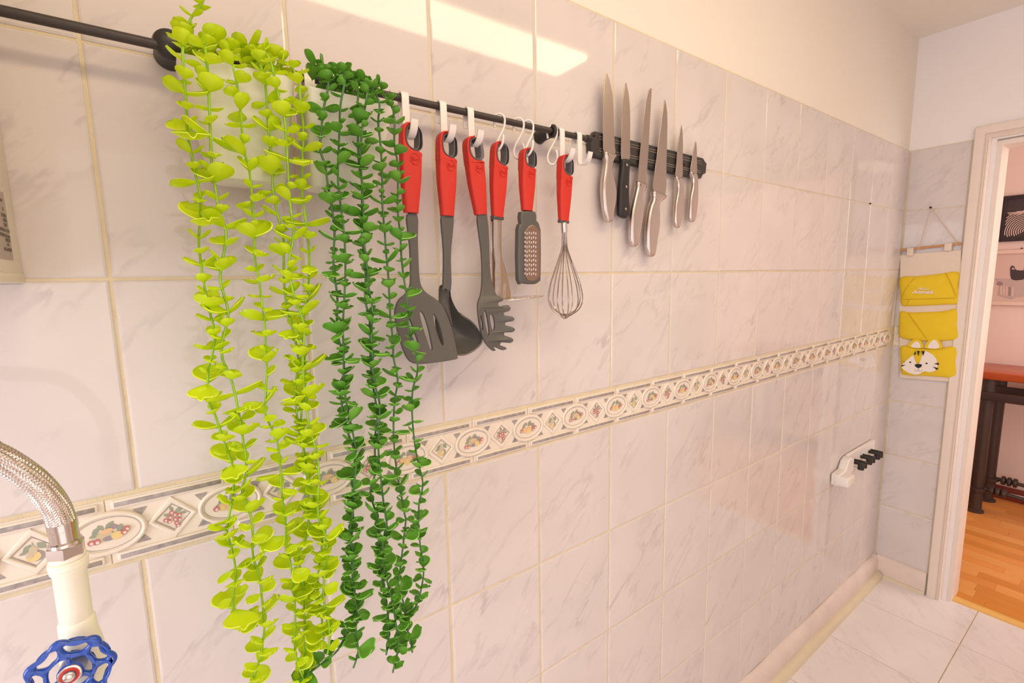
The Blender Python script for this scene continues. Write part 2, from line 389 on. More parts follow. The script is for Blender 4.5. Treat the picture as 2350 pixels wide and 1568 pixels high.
fruitA = print_me(LV+[(-.003, -.002, .0078, .0065, 'pear', 0), (0, -.0055, .0055, .003, 'mauve', 0), (-.001, .0035, .006, .003, 'orange', .2), (.0078, -.004, .0055, .0048, 'yel', 0)]+berry(-.0105, -.0065, .0035)+berry(-.0155, -.006, .0032)+berry(.017, .0015, .0034)+berry(.0145, -.002, .0032), -.0021)
fruitB = print_me(LV+[(.0002, -.005, .0068, .0058, 'yel', 0), (-.0095, -.0025, .0062, .0056, 'orange', 0), (.003, .0012, .0045, .0038, 'orange', 0), (-.0095, -.0035, .003, .003, 'yel', 0)]+berry(.0105, -.0042, .0036)+berry(.0155, -.001, .0036)+berry(-.017, -.003, .0034), -.0021)
k = 1
x = -.031-PB*13
while x < XE-.03:
    o = link('fruit_medallion', medal_me, None, wall, (x, 0, ZB))
    q = link('fruit_print', [fruitA, fruitB][k % 2], None, o)
    if x+PB < XE+.02:
        o = link('border_tile', border_me, None, wall, (x+PB/2, 0, ZB))
        link('fruit_print', [grape_me, pear_me][k % 2], None, o)
    x += PB; k += 1

# ceiling, other walls
struct('ceiling', MB().box(XN-.1, 4.3, YR-.1, .6, ZC, ZC+.1).me(), M['ceil'])
DY0, DY1, DZ = -.262, -1.05, 1.915      # door opening
wb = struct('wall_back', MB().box(XE+.004, XE+.10, DY0, .6, 0, ZC).box(XE+.004, XE+.10, YR-.1, DY1, 0, ZC).box(XE+.004, XE+.10, DY1, DY0, DZ, ZC).me(), M['pplaster'])
tag(wb, 'pinkish white end wall with a doorway')
YT = -.196
gb = struct('trim_1', MB().box(XE+.0015, XE+.0055, YT, .0015, 0, RTOP+.001).me(), M['grout'])
tag(gb, 'narrow grouted tile backing on the end wall')
end_me = tile_me(-YT-.002, TH)
end_me.materials.append(M['tile'])
end_top = tile_me(-YT-.002, RTOP-RB); end_top.materials.append(M['tile'])
for i, z in enumerate(rows): put_tile(end_me, XE, z, wb, R(-90), YT/2)
def rot_end(me, name, y, z, parent):
    o = link(name, me, None, parent, (XE, y, z)); o.rotation_euler = (0, 0, R(-90)); return o
for i, y in enumerate((-.036, -.036-PB)):
    if y > -.15:
        o = rot_end(medal_me, 'fruit_medallion', y, ZB, wb); link('fruit_print', fruitA, None, o)
    o = rot_end(border_me, 'border_tile', -.036-PB/2, ZB, wb) if i == 0 else None
    if o: link('fruit_print', grape_me, None, o)
# remaining border strip next to the corner
for (a, b_) in ((-.0335, -.001), (-.194, -.16)):
    me = MB().box(XE, XE+.006, a, b_, ZB-.0405, ZB+.0405).box(XE-.003, XE, a, b_, ZB+.027, ZB+.0374).box(XE-.003, XE, a, b_, ZB-.0374, ZB-.027).me()
    link('border_filler', me, M['decor'], wb)
struct('wall_right', MB().box(XN-.1, XE, YR-.1, YR-.04, 0, ZC).me(), M['pplaster'])
wf = struct('wall_front', MB().box(XN-.1, XN-.04, YR, 0, 0, .72).box(XN-.1, XN-.04, YR, 0, 1.98, ZC).box(XN-.1, XN-.04, -.22, 0, .72, 1.98).box(XN-.1, XN-.04, YR, -1.28, .72, 1.98).me(), M['pplaster'])
wi = struct('window_1', MB().box(XN-.08, XN-.045, -1.28, -1.23, .72, 1.98).box(XN-.08, XN-.045, -.27, -.22, .72, 1.98).box(XN-.08, XN-.045, -1.23, -.27, .72, .77).box(XN-.08, XN-.045, -1.23, -.27, 1.93, 1.98).box(XN-.08, XN-.045, -.77, -.73, .77, 1.93).me(), M['paint'])
gl = bpy.data.materials.new('window_glass'); gl.use_nodes = True; gb_ = gl.node_tree.nodes['Principled BSDF']
gb_.inputs['Transmission Weight'].default_value = 1; gb_.inputs['Roughness'].default_value = 0; gb_.inputs['IOR'].default_value = 1.0; gb_.inputs['Alpha'].default_value = .15

# floor tiles
fl = struct('floor', MB().box(XN-.1, 2.69, YR-.1, .12, -.08, -.0012).me(), M['fgrout'])
FT = .337
def ftile(x0, x1, y0, y1):
    m_ = tile_me(x1-x0, y1-y0, .0028, .001, .005); m_.materials.append(M['ftile'])
    o = bpy.data.objects.new('floor_tile', m_); COL.objects.link(o); o.parent = fl
    o.location = ((x0+x1)/2, (y0+y1)/2, 0); o.rotation_euler = (R(-90), 0, 0)
yl = [.0, -.36]+[-.36-FT*i for i in range(1, 6)]+[YR-.05]
xl = [2.688]+[2.384-FT*i for i in range(0, 12)]
for i in range(len(xl)-1):
    for j in range(len(yl)-1):
        if yl[j]-yl[j+1] < .02: continue
        ftile(xl[i+1], xl[i], yl[j+1], yl[j])

# skirtings
def loft(prof, axis, a, b, n=28, jit=.0):
    vs = []; fs = []; m_ = len(prof)
    for i in range(n+1):
        t = a+(b-a)*i/n
        for (p, z) in prof:
            dj = random.uniform(-jit, jit)
            vs.append((t, p+dj, z+dj) if axis == 'x' else (p+dj, t, z+dj))
    for i in range(n):
        for k in range(m_-1): fs.append((i*m_+k, (i+1)*m_+k, (i+1)*m_+k+1, i*m_+k+1))
    return mesh(vs, fs, 40)
sk = struct('baseboard_left', loft([(.0, .101), (-.006, .1), (-.015, .09), (-.021, .075), (-.022, .05), (-.021, .02), (-.020, 0)], 'x', XN, XE-.001, 60, .0007), M['skirt'])
tag(sk, 'lumpy painted skirting along the tiled wall')
bd = struct('trim_2', loft([(-.020, .026), (-.028, .026), (-.038, .02), (-.044, .01), (-.046, 0)], 'x', XN, XE-.02, 60, .0003), M['bead'])
tag(bd, 'yellowed quarter-round bead at the foot of the tiled wall')
sk2 = struct('baseboard_back', loft([(XE+.002, .101), (XE-.006, .1), (XE-.012, .094), (XE-.013, .05), (XE-.012, 0)], 'y', -.012, YT+.002, 12, .0004), M['skirt'])
tag(sk2, 'short white skirting on the end wall')
bd2 = struct('trim_3', loft([(XE-.010, .012), (XE-.018, .011), (XE-.022, .004), (XE-.023, 0)], 'y', -.03, YT+.002, 12, .0003), M['bead'])
tag(bd2, 'thin bead below the end wall skirting')

# door frame
df = empty('door_1', (XE, -.65, 0)); tag(df, kind='structure')
def dpart(name, me, m): o = link(name, me, m); o.parent = df; o.matrix_parent_inverse = df.matrix_world.inverted(); o.location = (-XE, .65, 0); return o
def frame_prof(prof, name, m):
    # prof: list of (offset from outer edge, x) ; runs up the left jamb and across the head
    y0, zt = -.199, 1.97; vs = []; fs = []; n = len(prof)
    for st in range(4):
        for (o_, x_) in prof:
            if st == 0: vs.append((x_, y0-o_, 0))
            elif st == 1: vs.append((x_, y0-o_, zt-o_))
            elif st == 2: vs.append((x_, -1.113+o_, zt-o_))
            else: vs.append((x_, -1.113+o_, 0))
    for st in range(3):
        for k_ in range(n-1): fs.append((st*n+k_, st*n+k_+1, (st+1)*n+k_+1, (st+1)*n+k_))
    me = mesh(vs, fs, 30)
    return dpart(name, me, m)
frame_prof([(0, XE+.01), (0, XE-.012), (.003, XE-.016), (.012, XE-.018), (.030, XE-.018), (.033, XE-.012), (.036, XE-.016), (.040, XE-.012), (.043, XE-.016), (.047, XE-.012), (.049, XE-.004), (.049, XE+.03)], 'architrave', M['paint'])
frame_prof([(.049, XE+.026), (.060, XE+.026), (.0605, XE+.014), (.078, XE+.014), (.080, XE+.018), (.080, XE+.12)], 'jamb', M['paint'])
th = struct('trim_4', loft([(2.684, 0), (2.686, .007), (2.694, .012), (2.706, .0135), (2.718, .012), (2.728, .007), (2.730, .0)], 'y', -.255, -1.05, 4), M['thr'])
tag(th, 'rounded oak threshold strip in the doorway')

# hall
struct('floor_hall', MB().box(2.69, 4.3, YR-.1, .6, -.08, -.001).me(), M['darkskirt'])
fh = bpy.data.objects['floor_hall']
sw = .066; nx = int((4.16-2.72)/sw)+1; plank_mes = []
for L in (.28, .42):
    for kk in range(4):
        me = tile_me(sw, L, .0006, .0003, .004); me.materials.append(M['lam%d' % kk]); plank_mes.append((L, me))
for i in range(nx):
    y = .12-random.uniform(0, .3)
    while y > -1.35:
        L, me = random.choice(plank_mes)
        o = bpy.data.objects.new('plank', me); COL.objects.link(o); o.parent = fh; o.location = (2.72+sw*(i+.5), y-L/2, .0022); o.rotation_euler = (R(-90), 0, 0)
        y -= L
struct('wall_far', MB().box(4.16, 4.26, YR-.1, .6, 0, ZC).me(), M['hallwall'])
struct('wall_hall_side', MB().box(XE+.1, 4.26, .5, .6, 0, ZC).me(), M['hallwall'])
struct('wall_hall_end', MB().box(XE+.1, 4.26, YR-.2, YR-.1, 0, ZC).me(), M['hallwall'])
struct('baseboard_far', bbox_me(4.145, 4.16, YR, .5, 0, .085, .003), M['darkskirt'])
struct('baseboard_hall', bbox_me(XE+.10, XE+.116, -.272, .3, 0, .075, .004), M['darkskirt'])
cab = link('cable', tube([(4.142, .4, .048), (4.142, 0, .05), (4.141, -.15, .046), (4.14, -.3, .052), (4.141, -.8, .045)], .003, 6), M['white'])
tag(cab, 'thin white cable clipped along the oxblood skirting of the hall', 'cable')

# ceiling lamp (reflects in the upper tiles)
lp = empty('ceiling_lamp', (.71, -.925, ZC)); tag(lp, 'long ceiling lamp seen only as a bright streak reflected in the top tiles', 'lamp')
o = link('housing', bbox_me(-.88, .88, -.13, .13, -.028, 0, .006), M['white'], lp)
o = link('diffuser', bbox_me(-.86, .86, -.100, .100, -.05, -.029, .008), mat('lamp_diffuser', (255, 240, 215), .4, emit=LAMP_COL+(LAMP_EMIT,)), lp)

# ------------------------------------------------------------------ rod with brackets
RY, RZ = -.036, RA+.2478
rod = empty('utensil_rod', (.08, RY, RZ)); tag(rod, 'long dark iron rod held off the tiles by round bosses', 'rail')
def rpart(name, me, m, par=rod):
    o = link(name, me, m); o.parent = par; o.location = -par.location; return o
rpart('rod', lathe([(.004, 0), (.0051, .001), (.0051, .772), (.0051, .773)], (-.064, RY, RZ), (1, 0, 0), 16), M['iron'])
bL = rpart('bracket', lathe([(.0150, -.001), (.0152, 0), (.0146, .004), (.0142, .02), (.0140, .031)], (.0775, 0, RZ+.0035), (0, -1, 0), 24), M['black'])
rpart('boss', lathe([(.0125, 0), (.0152, .002), (.0160, .006), (.0145, .011), (.0095, .0148), (.004, .016), (.0005, .0163)], (.0775, -.028, RZ+.0035), (0, -1, 0), 24), M['black'])
rpart('bracket', lathe([(.0125, -.001), (.0125, 0), (.0105, .010), (.010, .024), (.0085, .034)], (.6235, 0, RZ-.0015), (0, -1, .05), 24), M['black'])
rpart('boss', tube([Vector((.6235, RY, RZ)) + Vector((0, math.cos(a)*.0085, math.sin(a)*.0085)) for a in [i*math.pi/8 for i in range(16)]], .0032, 8, closed=True), M['black'])
e = rpart('end_cap', lathe([(.004, -.001), (.0066, 0), (.007, .004), (.007, .010), (.005, .012)], (.7065, RY, RZ), (1, 0, 0), 18), M['black'])
rod.location = (.08, RY, RZ)

# ------------------------------------------------------------------ hooks
def strip(profile, wd, th):
    """band of width wd (x) bent along profile [(y,z)], thickness th"""
    pr = smooth_loop([(a, b) for a, b in profile], 3, False); n = len(pr); vs = []; fs = []
    for i, (y, z) in enumerate(pr):
        a = pr[max(i-1, 0)]; b = pr[min(i+1, n-1)]; t = Vector((b[0]-a[0], b[1]-a[1])).normalized(); nn = Vector((-t.y, t.x))*th/2
        for sx, s in ((-1, 1), (1, 1), (1, -1), (-1, -1)): vs.append((sx*wd/2, y+nn.x*s, z+nn.y*s))
    for i in range(n-1):
        for k_ in range(4): fs.append((i*4+k_, i*4+(k_+1) % 4, (i+1)*4+(k_+1) % 4, (i+1)*4+k_))
    fs += [(3, 2, 1, 0), tuple(range((n-1)*4, n*4))]
    bm = bmesh.new(); me = mesh(vs, fs); bm.from_mesh(me); bmesh.ops.recalc_face_normals(bm, faces=bm.faces[:]); bm.to_mesh(me); bm.free()
    me.polygons.foreach_set('use_smooth', [True]*len(me.polygons)); me.set_sharp_from_angle(angle=R(40))
    return me
flat_prof = [(.0072, -.022), (.0072, -.006), (.0072, 0), (.005, .0055), (0, .0072), (-.005, .0055), (-.0072, 0), (-.0072, -.02), (-.0074, -.040), (-.0085, -.049), (-.0150, -.0535), (-.025, -.051), (-.0315, -.044), (-.0350, -.034)]
flat_me = strip(flat_prof, .0105, .0022)
def flat_hook(u, v, label, s=1.0, wd=1):
    x = at(u, v, RY-.006).x
    o = link('flat_hook', flat_me, M['white'], None, (x, RY, RZ)); o.scale = (wd, 1, s); tag(o, label, 'hook', 'white flat hooks on the rod'); return x
h1 = flat_hook(930, 250, 'white flat hook holding the red handled spatula', 1.08)
h2 = flat_hook(1017, 270, 'white flat hook holding the red handled ladle')
h3 = flat_hook(1080, 285, 'white flat hook holding the pasta server')
h4 = flat_hook(1289, 325, 'white flat hook holding the whisk')
h5 = flat_hook(1329, 340, 'empty white flat hook at the far end of the rod')
def s_me():
    h = Vector((.80, -.60, 0)); pts = []
    for a in range(-40, 200, 20): pts.append((-math.cos(R(a-0))*.0082*-1 if False else .0082*math.cos(R(180-a)), .0082*math.sin(R(180-a))))
    # upper loop runs from behind the rod over to the front, then the spine drops back under the rod
    up = [(-.0075, -.012), (-.0085, -.004), (-.0078, .004), (-.003, .0085), (.003, .0085), (.0078, .004), (.0088, -.003), (.0065, -.012), (.000, -.024), (-.0065, -.036), (-.0085, -.046), (-.006, -.0535), (0, -.0565), (.006, -.0535), (.009, -.046), (.0085, -.037), (.0065, -.032)]
    pr = smooth_loop(up, 3, False)
    return tube([h*a + Vector((0, 0, b)) for a, b in pr], .0019, 8)
SH = s_me()
def s_me2():
    q_ = [(-.006, .0045, -.012), (-.0068, .005, -.004), (-.0062, .0047, .004), (-.0024, .0018, .0085), (.0024, -.0018, .0085), (.0062, -.0047, .004), (.007, -.0053, -.003), (.004, -.006, -.014), (-.004, -.006, -.028), (-.012, -.007, -.042), (-.016, -.010, -.050), (-.018, -.017, -.055), (-.018, -.024, -.054), (-.016, -.0295, -.047), (-.0145, -.0305, -.038), (-.014, -.030, -.033)]
    return tube(smooth_loop(q_, 3, False), .0019, 8)
SH2 = s_me2()
def s_hook(u, v, label, s=1.0, me=None):
    x = at(u, v, RY).x
    o = link('wire_hook', me or SH, M['white'], None, (x, RY, RZ)); o.scale = (s, s, s); tag(o, label, 'hook', 'white wire hooks on the rod'); return x
s1 = s_hook(1146, 285, 'white S shaped wire hook holding the potato masher', 1.0, SH2)
s2 = s_hook(1190, 295, 'empty white S shaped wire hook beside the grater hook')
s3 = s_hook(1212, 300, 'white S shaped wire hook holding the grater', 1.0, SH2)
s4 = s_hook(1267, 315, 'empty white S shaped wire hook just past the right boss')

# ------------------------------------------------------------------ utensils
UY = -.052
def pxl(pts, crop, s, y=UY): return [(lambda p: (p.x, p.z))(at(crop[0]+a/s, crop[1]+b/s, y)) for a, b in pts]
CF = ((880, 200), 4.896); CG = ((880, 500), 4.479)
HP = [(0, .0), (.0, .30), (.012, .55), (.035, .74), (.075, .88), (.13, .95), (.25, .98), (.42, 1.0), (.6, .98), (.78, .86), (.92, .76), (1.0, .72)]
def handle(root, top, bot, wpx, y=UY, cap=True, dw=0):
    """red grip with a slate liner around its hanging hole; top/bot are centres (x,z)"""
    T = Vector((top[0], top[1])); B = Vector((bot[0], bot[1])); ax = (B-T); L = ax.length; ax.normalize(); px = Vector((-ax.y, ax.x))
    def P(t, s): q = T+ax*(t*L)+px*s; return (q.x, q.y)
    w_ = wpx
    left = [P(t, s*w_) for t, s in HP]; right = [P(t, -s*w_) for t, s in HP[1:]][::-1]
    outer = left + right
    sgn = -1 if P(0, 1)[0] > P(0, 0)[0] else 1      # which side is +x
    def L_(t, s): return P(t, s*-sgn*w_)            # s>0 : towards +x
    hole = smooth_loop([L_(.038, .22), L_(.048, -.22), L_(.095, -.50), (L_(.18, -.55)), L_(.25, -.36), L_(.285, .1), L_(.275, .45), L_(.225, .60), L_(.12, .60), L_(.06, .48)], 4)
    th = .017; TJ = .33
    lo = smooth_loop([L_(TJ, 1.0), L_(.30, .70), L_(.297, .1), L_(.262, -.42), L_(.19, -.64), L_(.10, -.60), L_(.045, -.40), L_(.022, -.05), L_(.012, .18)], 3, False)
    le = smooth_loop([L_(t, -s) for t, s in HP if t < TJ]+[L_(TJ, -.99), L_(TJ+.02, -1.0)], 3, False)
    le = [q for q in le]
    top = [L_(0, .25)]+le+[L_(TJ+.02, 1.0)]+lo
    o = link('grip_loop', plate([top], th, .0026, 3, y), M['red'], root); o.location = -root.location
    gv = []; gf = []; NT, NC = 22, 28
    def wt(t):
        for (ta, sa), (tb, sb_) in zip(HP[:-1], HP[1:]):
            if ta <= t <= tb: return sa+(sb_-sa)*(t-ta)/max(tb-ta, 1e-6)
        return .72
    for i in range(NT+1):
        t = TJ-.012+(1-TJ+.012)*i/NT; f_ = (i/NT)**.6; ex = 2/(7-4.4*f_); hy = th/2*(1-.16*f_); ww = wt(min(1, t))*w_
        for k_ in range(NC):
            a_ = 2*math.pi*k_/NC; ca, sa_ = math.cos(a_), math.sin(a_)
            qx = P(t, ww*math.copysign(abs(ca)**ex, ca)); gv.append((qx[0], y+hy*math.copysign(abs(sa_)**ex, sa_), qx[1]))
    for i in range(NT):
        for k_ in range(NC): gf.append((i*NC+k_, i*NC+(k_+1) % NC, (i+1)*NC+(k_+1) % NC, (i+1)*NC+k_))
    gf += [tuple(range(NC))[::-1], tuple(range(NT*NC, (NT+1)*NC))]
    bm = bmesh.new(); gm = mesh(gv, gf); bm.from_mesh(gm); bmesh.ops.recalc_face_normals(bm, faces=bm.faces[:]); bm.to_mesh(gm); bm.free()
    gm.polygons.foreach_set('use_smooth', [True]*len(gm.polygons)); gm.set_sharp_from_angle(angle=R(50))
    o = link('grip', gm, M['red'], root); o.location = -root.location
    lin_ = [smooth_loop([L_(.016, .2), L_(.024, -.05), L_(.047, -.40), L_(.10, -.62), L_(.19, -.66), L_(.263, -.44), L_(.300, .1), L_(.297, .66), L_(.25, .98), L_(.16, 1.0), L_(.09, .92), L_(.035, .60)], 4), hole]
    o = link('hole_liner', plate(lin_, th+.0008, .0010, 2, y), M['liner'], root); o.location = -root.location
    if cap:
        c = [P(.985, .76*w_), P(.985, -.76*w_), P(1.03, -.74*w_), P(1.03, .74*w_)]
        o = link('collar', plate([c], .012, .003, 2, y), M['grey'], root); o.location = -root.location
    # embossed oval logo
    cen = L_(.40, .22); a0 = math.atan2(ax.y, ax.x)+math.pi/2
    lg = MB(); rg = ring(ell(0, 0, .0068, .0080, 28), ell(0, 0, .0060, .0072, 28), .0014, .0003)
    lg.addme(rg)
    tx = text_me('ilko', .0066, .0007, 0, .0001); lg.addme(tx, 0, Matrix.Rotation(R(90), 4, 'X'))
    me = lg.me(); o = link('logo', me, M['red'], root)
    o.location = Vector((cen[0], y-th/2+.0002, cen[1]))-root.location; o.rotation_euler = (0, -a0*0, 0)
    return P, L_
def utensil(name, u, v, label):
    p = at(u, v, UY); r_ = empty(name, (p.x, UY, p.z)); tag(r_, label, 'kitchen utensil', 'red handled utensils on the rod'); return r_
def up(root, name, me, m):
    o = link(name, me, m, root); o.location = -root.location; return o
def topbot(tu, tv, bu, bv, y=UY): a, b = at(tu, tv, y), at(bu, bv, y); return (a.x, a.z), (b.x, b.z)
def sm(n): return lambda t: max(0, min(1, t))**n

# spatula
rt = utensil('slotted_spatula', 936, 290, 'red handled charcoal slotted spatula, leftmost utensil half behind green leaves')
t_, b_ = topbot(941, 284, 943, 489); handle(rt, t_, b_, .0152, cap=False)
zt = b_[1]
head = pxl([(236, -30), (345, -30), (350, 200), (352, 400), (355, 600), (370, 700), (420, 770), (530, 850), (590, 940), (640, 1100), (662, 1250), (668, 1400), (640, 1432), (450, 1462), (280, 1477), (205, 1462), (165, 1420), (130, 1330), (92, 1150), (80, 1000), (88, 930), (130, 840), (200, 780), (250, 700), (262, 600), (265, 450), (262, 300), (247, 150)], *CG)
slots = [[(345, 960), (378, 1010), (410, 1150), (427, 1320), (408, 1335), (380, 1230), (350, 1090), (336, 990)],
         [(475, 990), (508, 1050), (532, 1150), (542, 1280), (525, 1285), (492, 1180), (470, 1060)],
         [(205, 1000), (235, 1060), (268, 1180), (290, 1270), (272, 1278), (235, 1190), (208, 1080)]]
def bend(y0, z0, k, mx):
    def f(co):
        t = max(0, z0-co.z); co.y += max(-mx, -k*t*t); return co
    return f
up(rt, 'blade', plate([smooth_loop(head, 3)]+[smooth_loop(pxl(s, *CG), 3) for s in slots], .0055, .0018, 2, UY, bend(0, zt-.02, .75, .03)), M['grey'])
# ladle
rt = utensil('soup_ladle', 1018, 310, 'red handled charcoal soup ladle tucked behind the spatula')
t_, b_ = topbot(1023, 304, 1026, 496); handle(rt, t_, b_, .0148, cap=False)
neck = pxl([(592, -30), (712, -30), (710, 150), (695, 300), (690, 450), (690, 740), (592, 740), (605, 700), (612, 400), (600, 200)], *CG)
up(rt, 'neck', plate([smooth_loop(neck, 3)], .0065, .0028, 2, UY), M['grey'])
bo_ = smooth_loop(pxl([(596, 700), (690, 700), (704, 820), (745, 930), (800, 1005), (880, 1060), (945, 1140), (978, 1230), (965, 1290), (900, 1350), (830, 1388), (760, 1400), (680, 1385), (600, 1320), (545, 1210), (530, 1080), (548, 960), (580, 850)], *CG), 3)
bc = pxl([(750, 1170)], *CG)[0]; ztop = max(q_[1] for q_ in bo_)
bv = []; bf = []; rings = [1, .96, .88, .76, .62, .46, .3, .14]; NB_ = len(bo_)
for lay, off in ((0, 0), (1, .0026)):
    for i, s_ in enumerate(rings):
        for (x_, z_) in bo_:
            X, Z = bc[0]+(x_-bc[0])*s_, bc[1]+(z_-bc[1])*s_
            tt = max(0, min(1, (ztop-z_)/.045)); dpt = .034*(1-s_**2.4)*(.35+.65*tt)
            tilt = -.014*max(0, min(1, (ztop-Z)/.095))**1.2
            bv.append((X, UY+.0045+dpt+tilt+off, Z))
m_ = NB_*len(rings)
for i in range(len(rings)-1):
    for k_ in range(NB_):
        q = (i*NB_+k_, i*NB_+(k_+1) % NB_, (i+1)*NB_+(k_+1) % NB_, (i+1)*NB_+k_)
        bf.append(q); bf.append(tuple(j+m_ for j in q[::-1]))
for k_ in range(NB_): bf.append((k_, k_+m_, (k_+1) % NB_+m_, (k_+1) % NB_))
bf.append(tuple(range(m_-NB_, m_))); bf.append(tuple(range(2*m_-NB_, 2*m_))[::-1])
up(rt, 'bowl', mesh(bv, bf, 55), M['grey'])
rim_ = [Vector((x_, UY+.0045-.014*max(0, min(1, (ztop-z_)/.095))**1.2, z_)) for x_, z_ in bo_ if z_ < ztop-.045]
k0 = max(range(len(rim_)), key=lambda i: (rim_[i]-rim_[i-1]).length); rim_ = rim_[k0:]+rim_[:k0]
up(rt, 'rim', tube(rim_, .0017, 6), M['grey'])
# pasta server
rt = utensil('pasta_server', 1078, 322, 'red handled charcoal pasta server with toothed edge, third utensil from the left')
t_, b_ = topbot(1081, 315, 1103, 493); handle(rt, t_, b_, .0148, cap=False)
po = pxl([(955, -30), (1052, -30), (1075, 250), (1080, 450), (1095, 620), (1115, 720), (1135, 790), (1170, 810), (1190, 835), (1180, 855), (1145, 870), (1140, 895), (1162, 908), (1225, 895), (1243, 925), (1225, 955), (1185, 970), (1190, 1000), (1250, 1008), (1268, 1035), (1250, 1058), (1200, 1068), (1197, 1098), (1255, 1115), (1273, 1143), (1250, 1168), (1190, 1172), (1190, 1202), (1245, 1222), (1262, 1250), (1235, 1278), (1165, 1272), (1150, 1300), (1195, 1318), (1208, 1338), (1170, 1352), (1115, 1327), (1090, 1327), (1108, 1352), (1085, 1362), (1040, 1327), (990, 1270), (945, 1180), (915, 1060), (905, 960), (925, 870), (965, 800), (990, 720), (1003, 620), (1000, 450), (988, 300), (965, 130)], *CG)
ps = [[(990, 945), (1012, 990), (1030, 1080), (1040, 1180), (1030, 1203), (1005, 1130), (985, 1040), (980, 970)], [(1062, 985), (1085, 1020), (1098, 1090), (1090, 1150), (1070, 1130), (1052, 1060), (1048, 1000)], [(940, 1000), (960, 1060), (968, 1150), (950, 1120), (936, 1040)]]
pxc = at(1122, 730, UY)
def pfn(co):
    t = max(0, pxc.z+.06-co.z); tt = min(1, t/.05)
    co.y += -.012*tt*0.8 - 7*tt*(co.x-pxc.x)**2; return co
up(rt, 'head', plate([smooth_loop(po, 2)]+[smooth_loop(pxl(s, *CG), 3) for s in ps], .0055, .0018, 2, UY-.002, pfn), M['grey'])
# masher
rt = utensil('potato_masher', 1142, 332, 'red handled potato masher with a chrome forked stem and flat plate')
t_, b_ = topbot(1146, 327, 1141, 499); handle(rt, t_, b_, .0140)
lb = pxl([(1142, -10), (1172, -10), (1174, 300), (1192, 430), (1186, 560), (1184, 830), (1120, 790), (1098, 650), (1100, 560), (1130, 480), (1150, 300)], *CG)
sl = pxl([(1112, 680), (1125, 672), (1134, 690), (1134, 780), (1128, 790), (1116, 760)], *CG)
up(rt, 'prong', plate([smooth_loop(lb, 3), smooth_loop(sl, 2)], .0022, .0008, 1, UY+.012, None), M['chrome'])
rb = pxl([(1184, -10), (1210, -10), (1212, 380), (1250, 520), (1280, 660), (1306, 825), (1196, 835), (1192, 640), (1188, 430), (1180, 300)], *CG)
sl = pxl([(1228, 680), (1237, 664), (1247, 680), (1245, 810), (1238, 820), (1230, 810)], *CG)
up(rt, 'prong', plate([smooth_loop(rb, 3), smooth_loop(sl, 2)], .0022, .0008, 1, UY, None), M['prong'])
pa, pb = at(1140, 689, UY), at(1246, 679, UY)
mc = Vector(((pa.x+pb.x)/2, UY+.004, (pa.z+pb.z)/2)); rx = (pb.x-pa.x)/2
holes = [ell(rx*.62*math.cos(a), .017*math.sin(a), .0048, .0048, 12) for a in [i*math.pi/4 for i in range(8)]]+[ell(0, 0, .0048, .0048, 12)]
pl = plate([ell(0, 0, rx, .030, 40)]+holes, .0018, .0006, 1, 0)
for v in pl.vertices: v.co = Vector((v.co.x, v.co.z, v.co.y))
for v in pl.vertices: v.co = mc+Vector((v.co.x, v.co.y, v.co.z + v.co.x*.05))
up(rt, 'plate', pl, M['chrome'])
# grater
rt = utensil('hand_grater', 1205, 346, 'red handled flat grater in a charcoal frame')
t_, b_ = topbot(1210, 342, 1209, 484); handle(rt, t_, b_, .0142, cap=False)
fo = pxl([(1398, -60), (1545, -60), (1556, 30), (1600, 125), (1600, 600), (1590, 650), (1555, 678), (1500, 684), (1420, 672), (1370, 635), (1368, 120), (1398, 60)], *CG)
up(rt, 'frame', plate([smooth_loop(fo, 2)], .012, .003, 2, UY), M['grey'])
fi = pxl([(1505, 78), (1540, 90), (1580, 142), (1578, 600), (1540, 645), (1500, 652), (1455, 640), (1433, 600), (1433, 142), (1468, 90)], *CG)
up(rt, 'blade', plate([fi], .0024, .0006, 1, UY-.0062), M['gblade'])
tb = MB()
for i in range(10):
    for j in range(6):
        a, b = at(880+(1455+j*22)/4.479, 500+(155+i*46.5+(j % 2)*8)/4.479, UY-.0075), None
        vs = []
        for (dx, dy, dz) in [(-.0011, 0, -.0024), (.0011, 0, -.0024), (.0011, 0, .002), (-.0011, 0, .002), (0, -.0018, .0012), (0, -.0012, -.0012)]: vs.append(a+Vector((dx*1.1, dy, dz)))
        tb.add(vs, [(0, 1, 5), (1, 2, 4, 5), (2, 3, 4), (3, 0, 5, 4)])
o = up(rt, 'teeth', tb.me(), M['steel']); o['kind'] = 'stuff'
# whisk
rt = utensil('balloon_whisk', 1290, 361, 'red handled wire balloon whisk, last utensil before the knives')
t_, b_ = topbot(1297, 357, 1293, 508); handle(rt, t_, b_, .0138)
fa, fb = at(1294, 510, UY), at(1295, 534, UY); wb_ = at(1298, 731, UY)
up(rt, 'ferrule', lathe([(.0056, 0), (.0056, (fa-fb).length), (.0048, (fa-fb).length+.001)], fb, (fa-fb), 18), M['chrome'])
H = fb.z-wb_.z; RW = .0315
prof = [(.0035, 0), (.0040, .12), (.0055, .20), (.012, .33), (.020, .47), (.0275, .62), (.0312, .75), (.0305, .84), (.0255, .915), (.0175, .965), (.0095, .99), (0, 1.0)]
prof = smooth_loop(prof, 3, False)
for k_ in range(5):
    a = R(36*k_+22); dx, dy = math.cos(a), math.sin(a); hh = 1-.012*k_
    pts = [Vector((fb.x+(wb_.x-fb.x)*t+r_*dx, UY+r_*dy, fb.z-H*t*hh)) for r_, t in prof]
    pts += [Vector((fb.x+(wb_.x-fb.x)*t-r_*dx, UY-r_*dy, fb.z-H*t*hh)) for r_, t in prof[::-1][1:]]
    up(rt, 'wire', tube(pts, .0011, 6), M['whisk'])

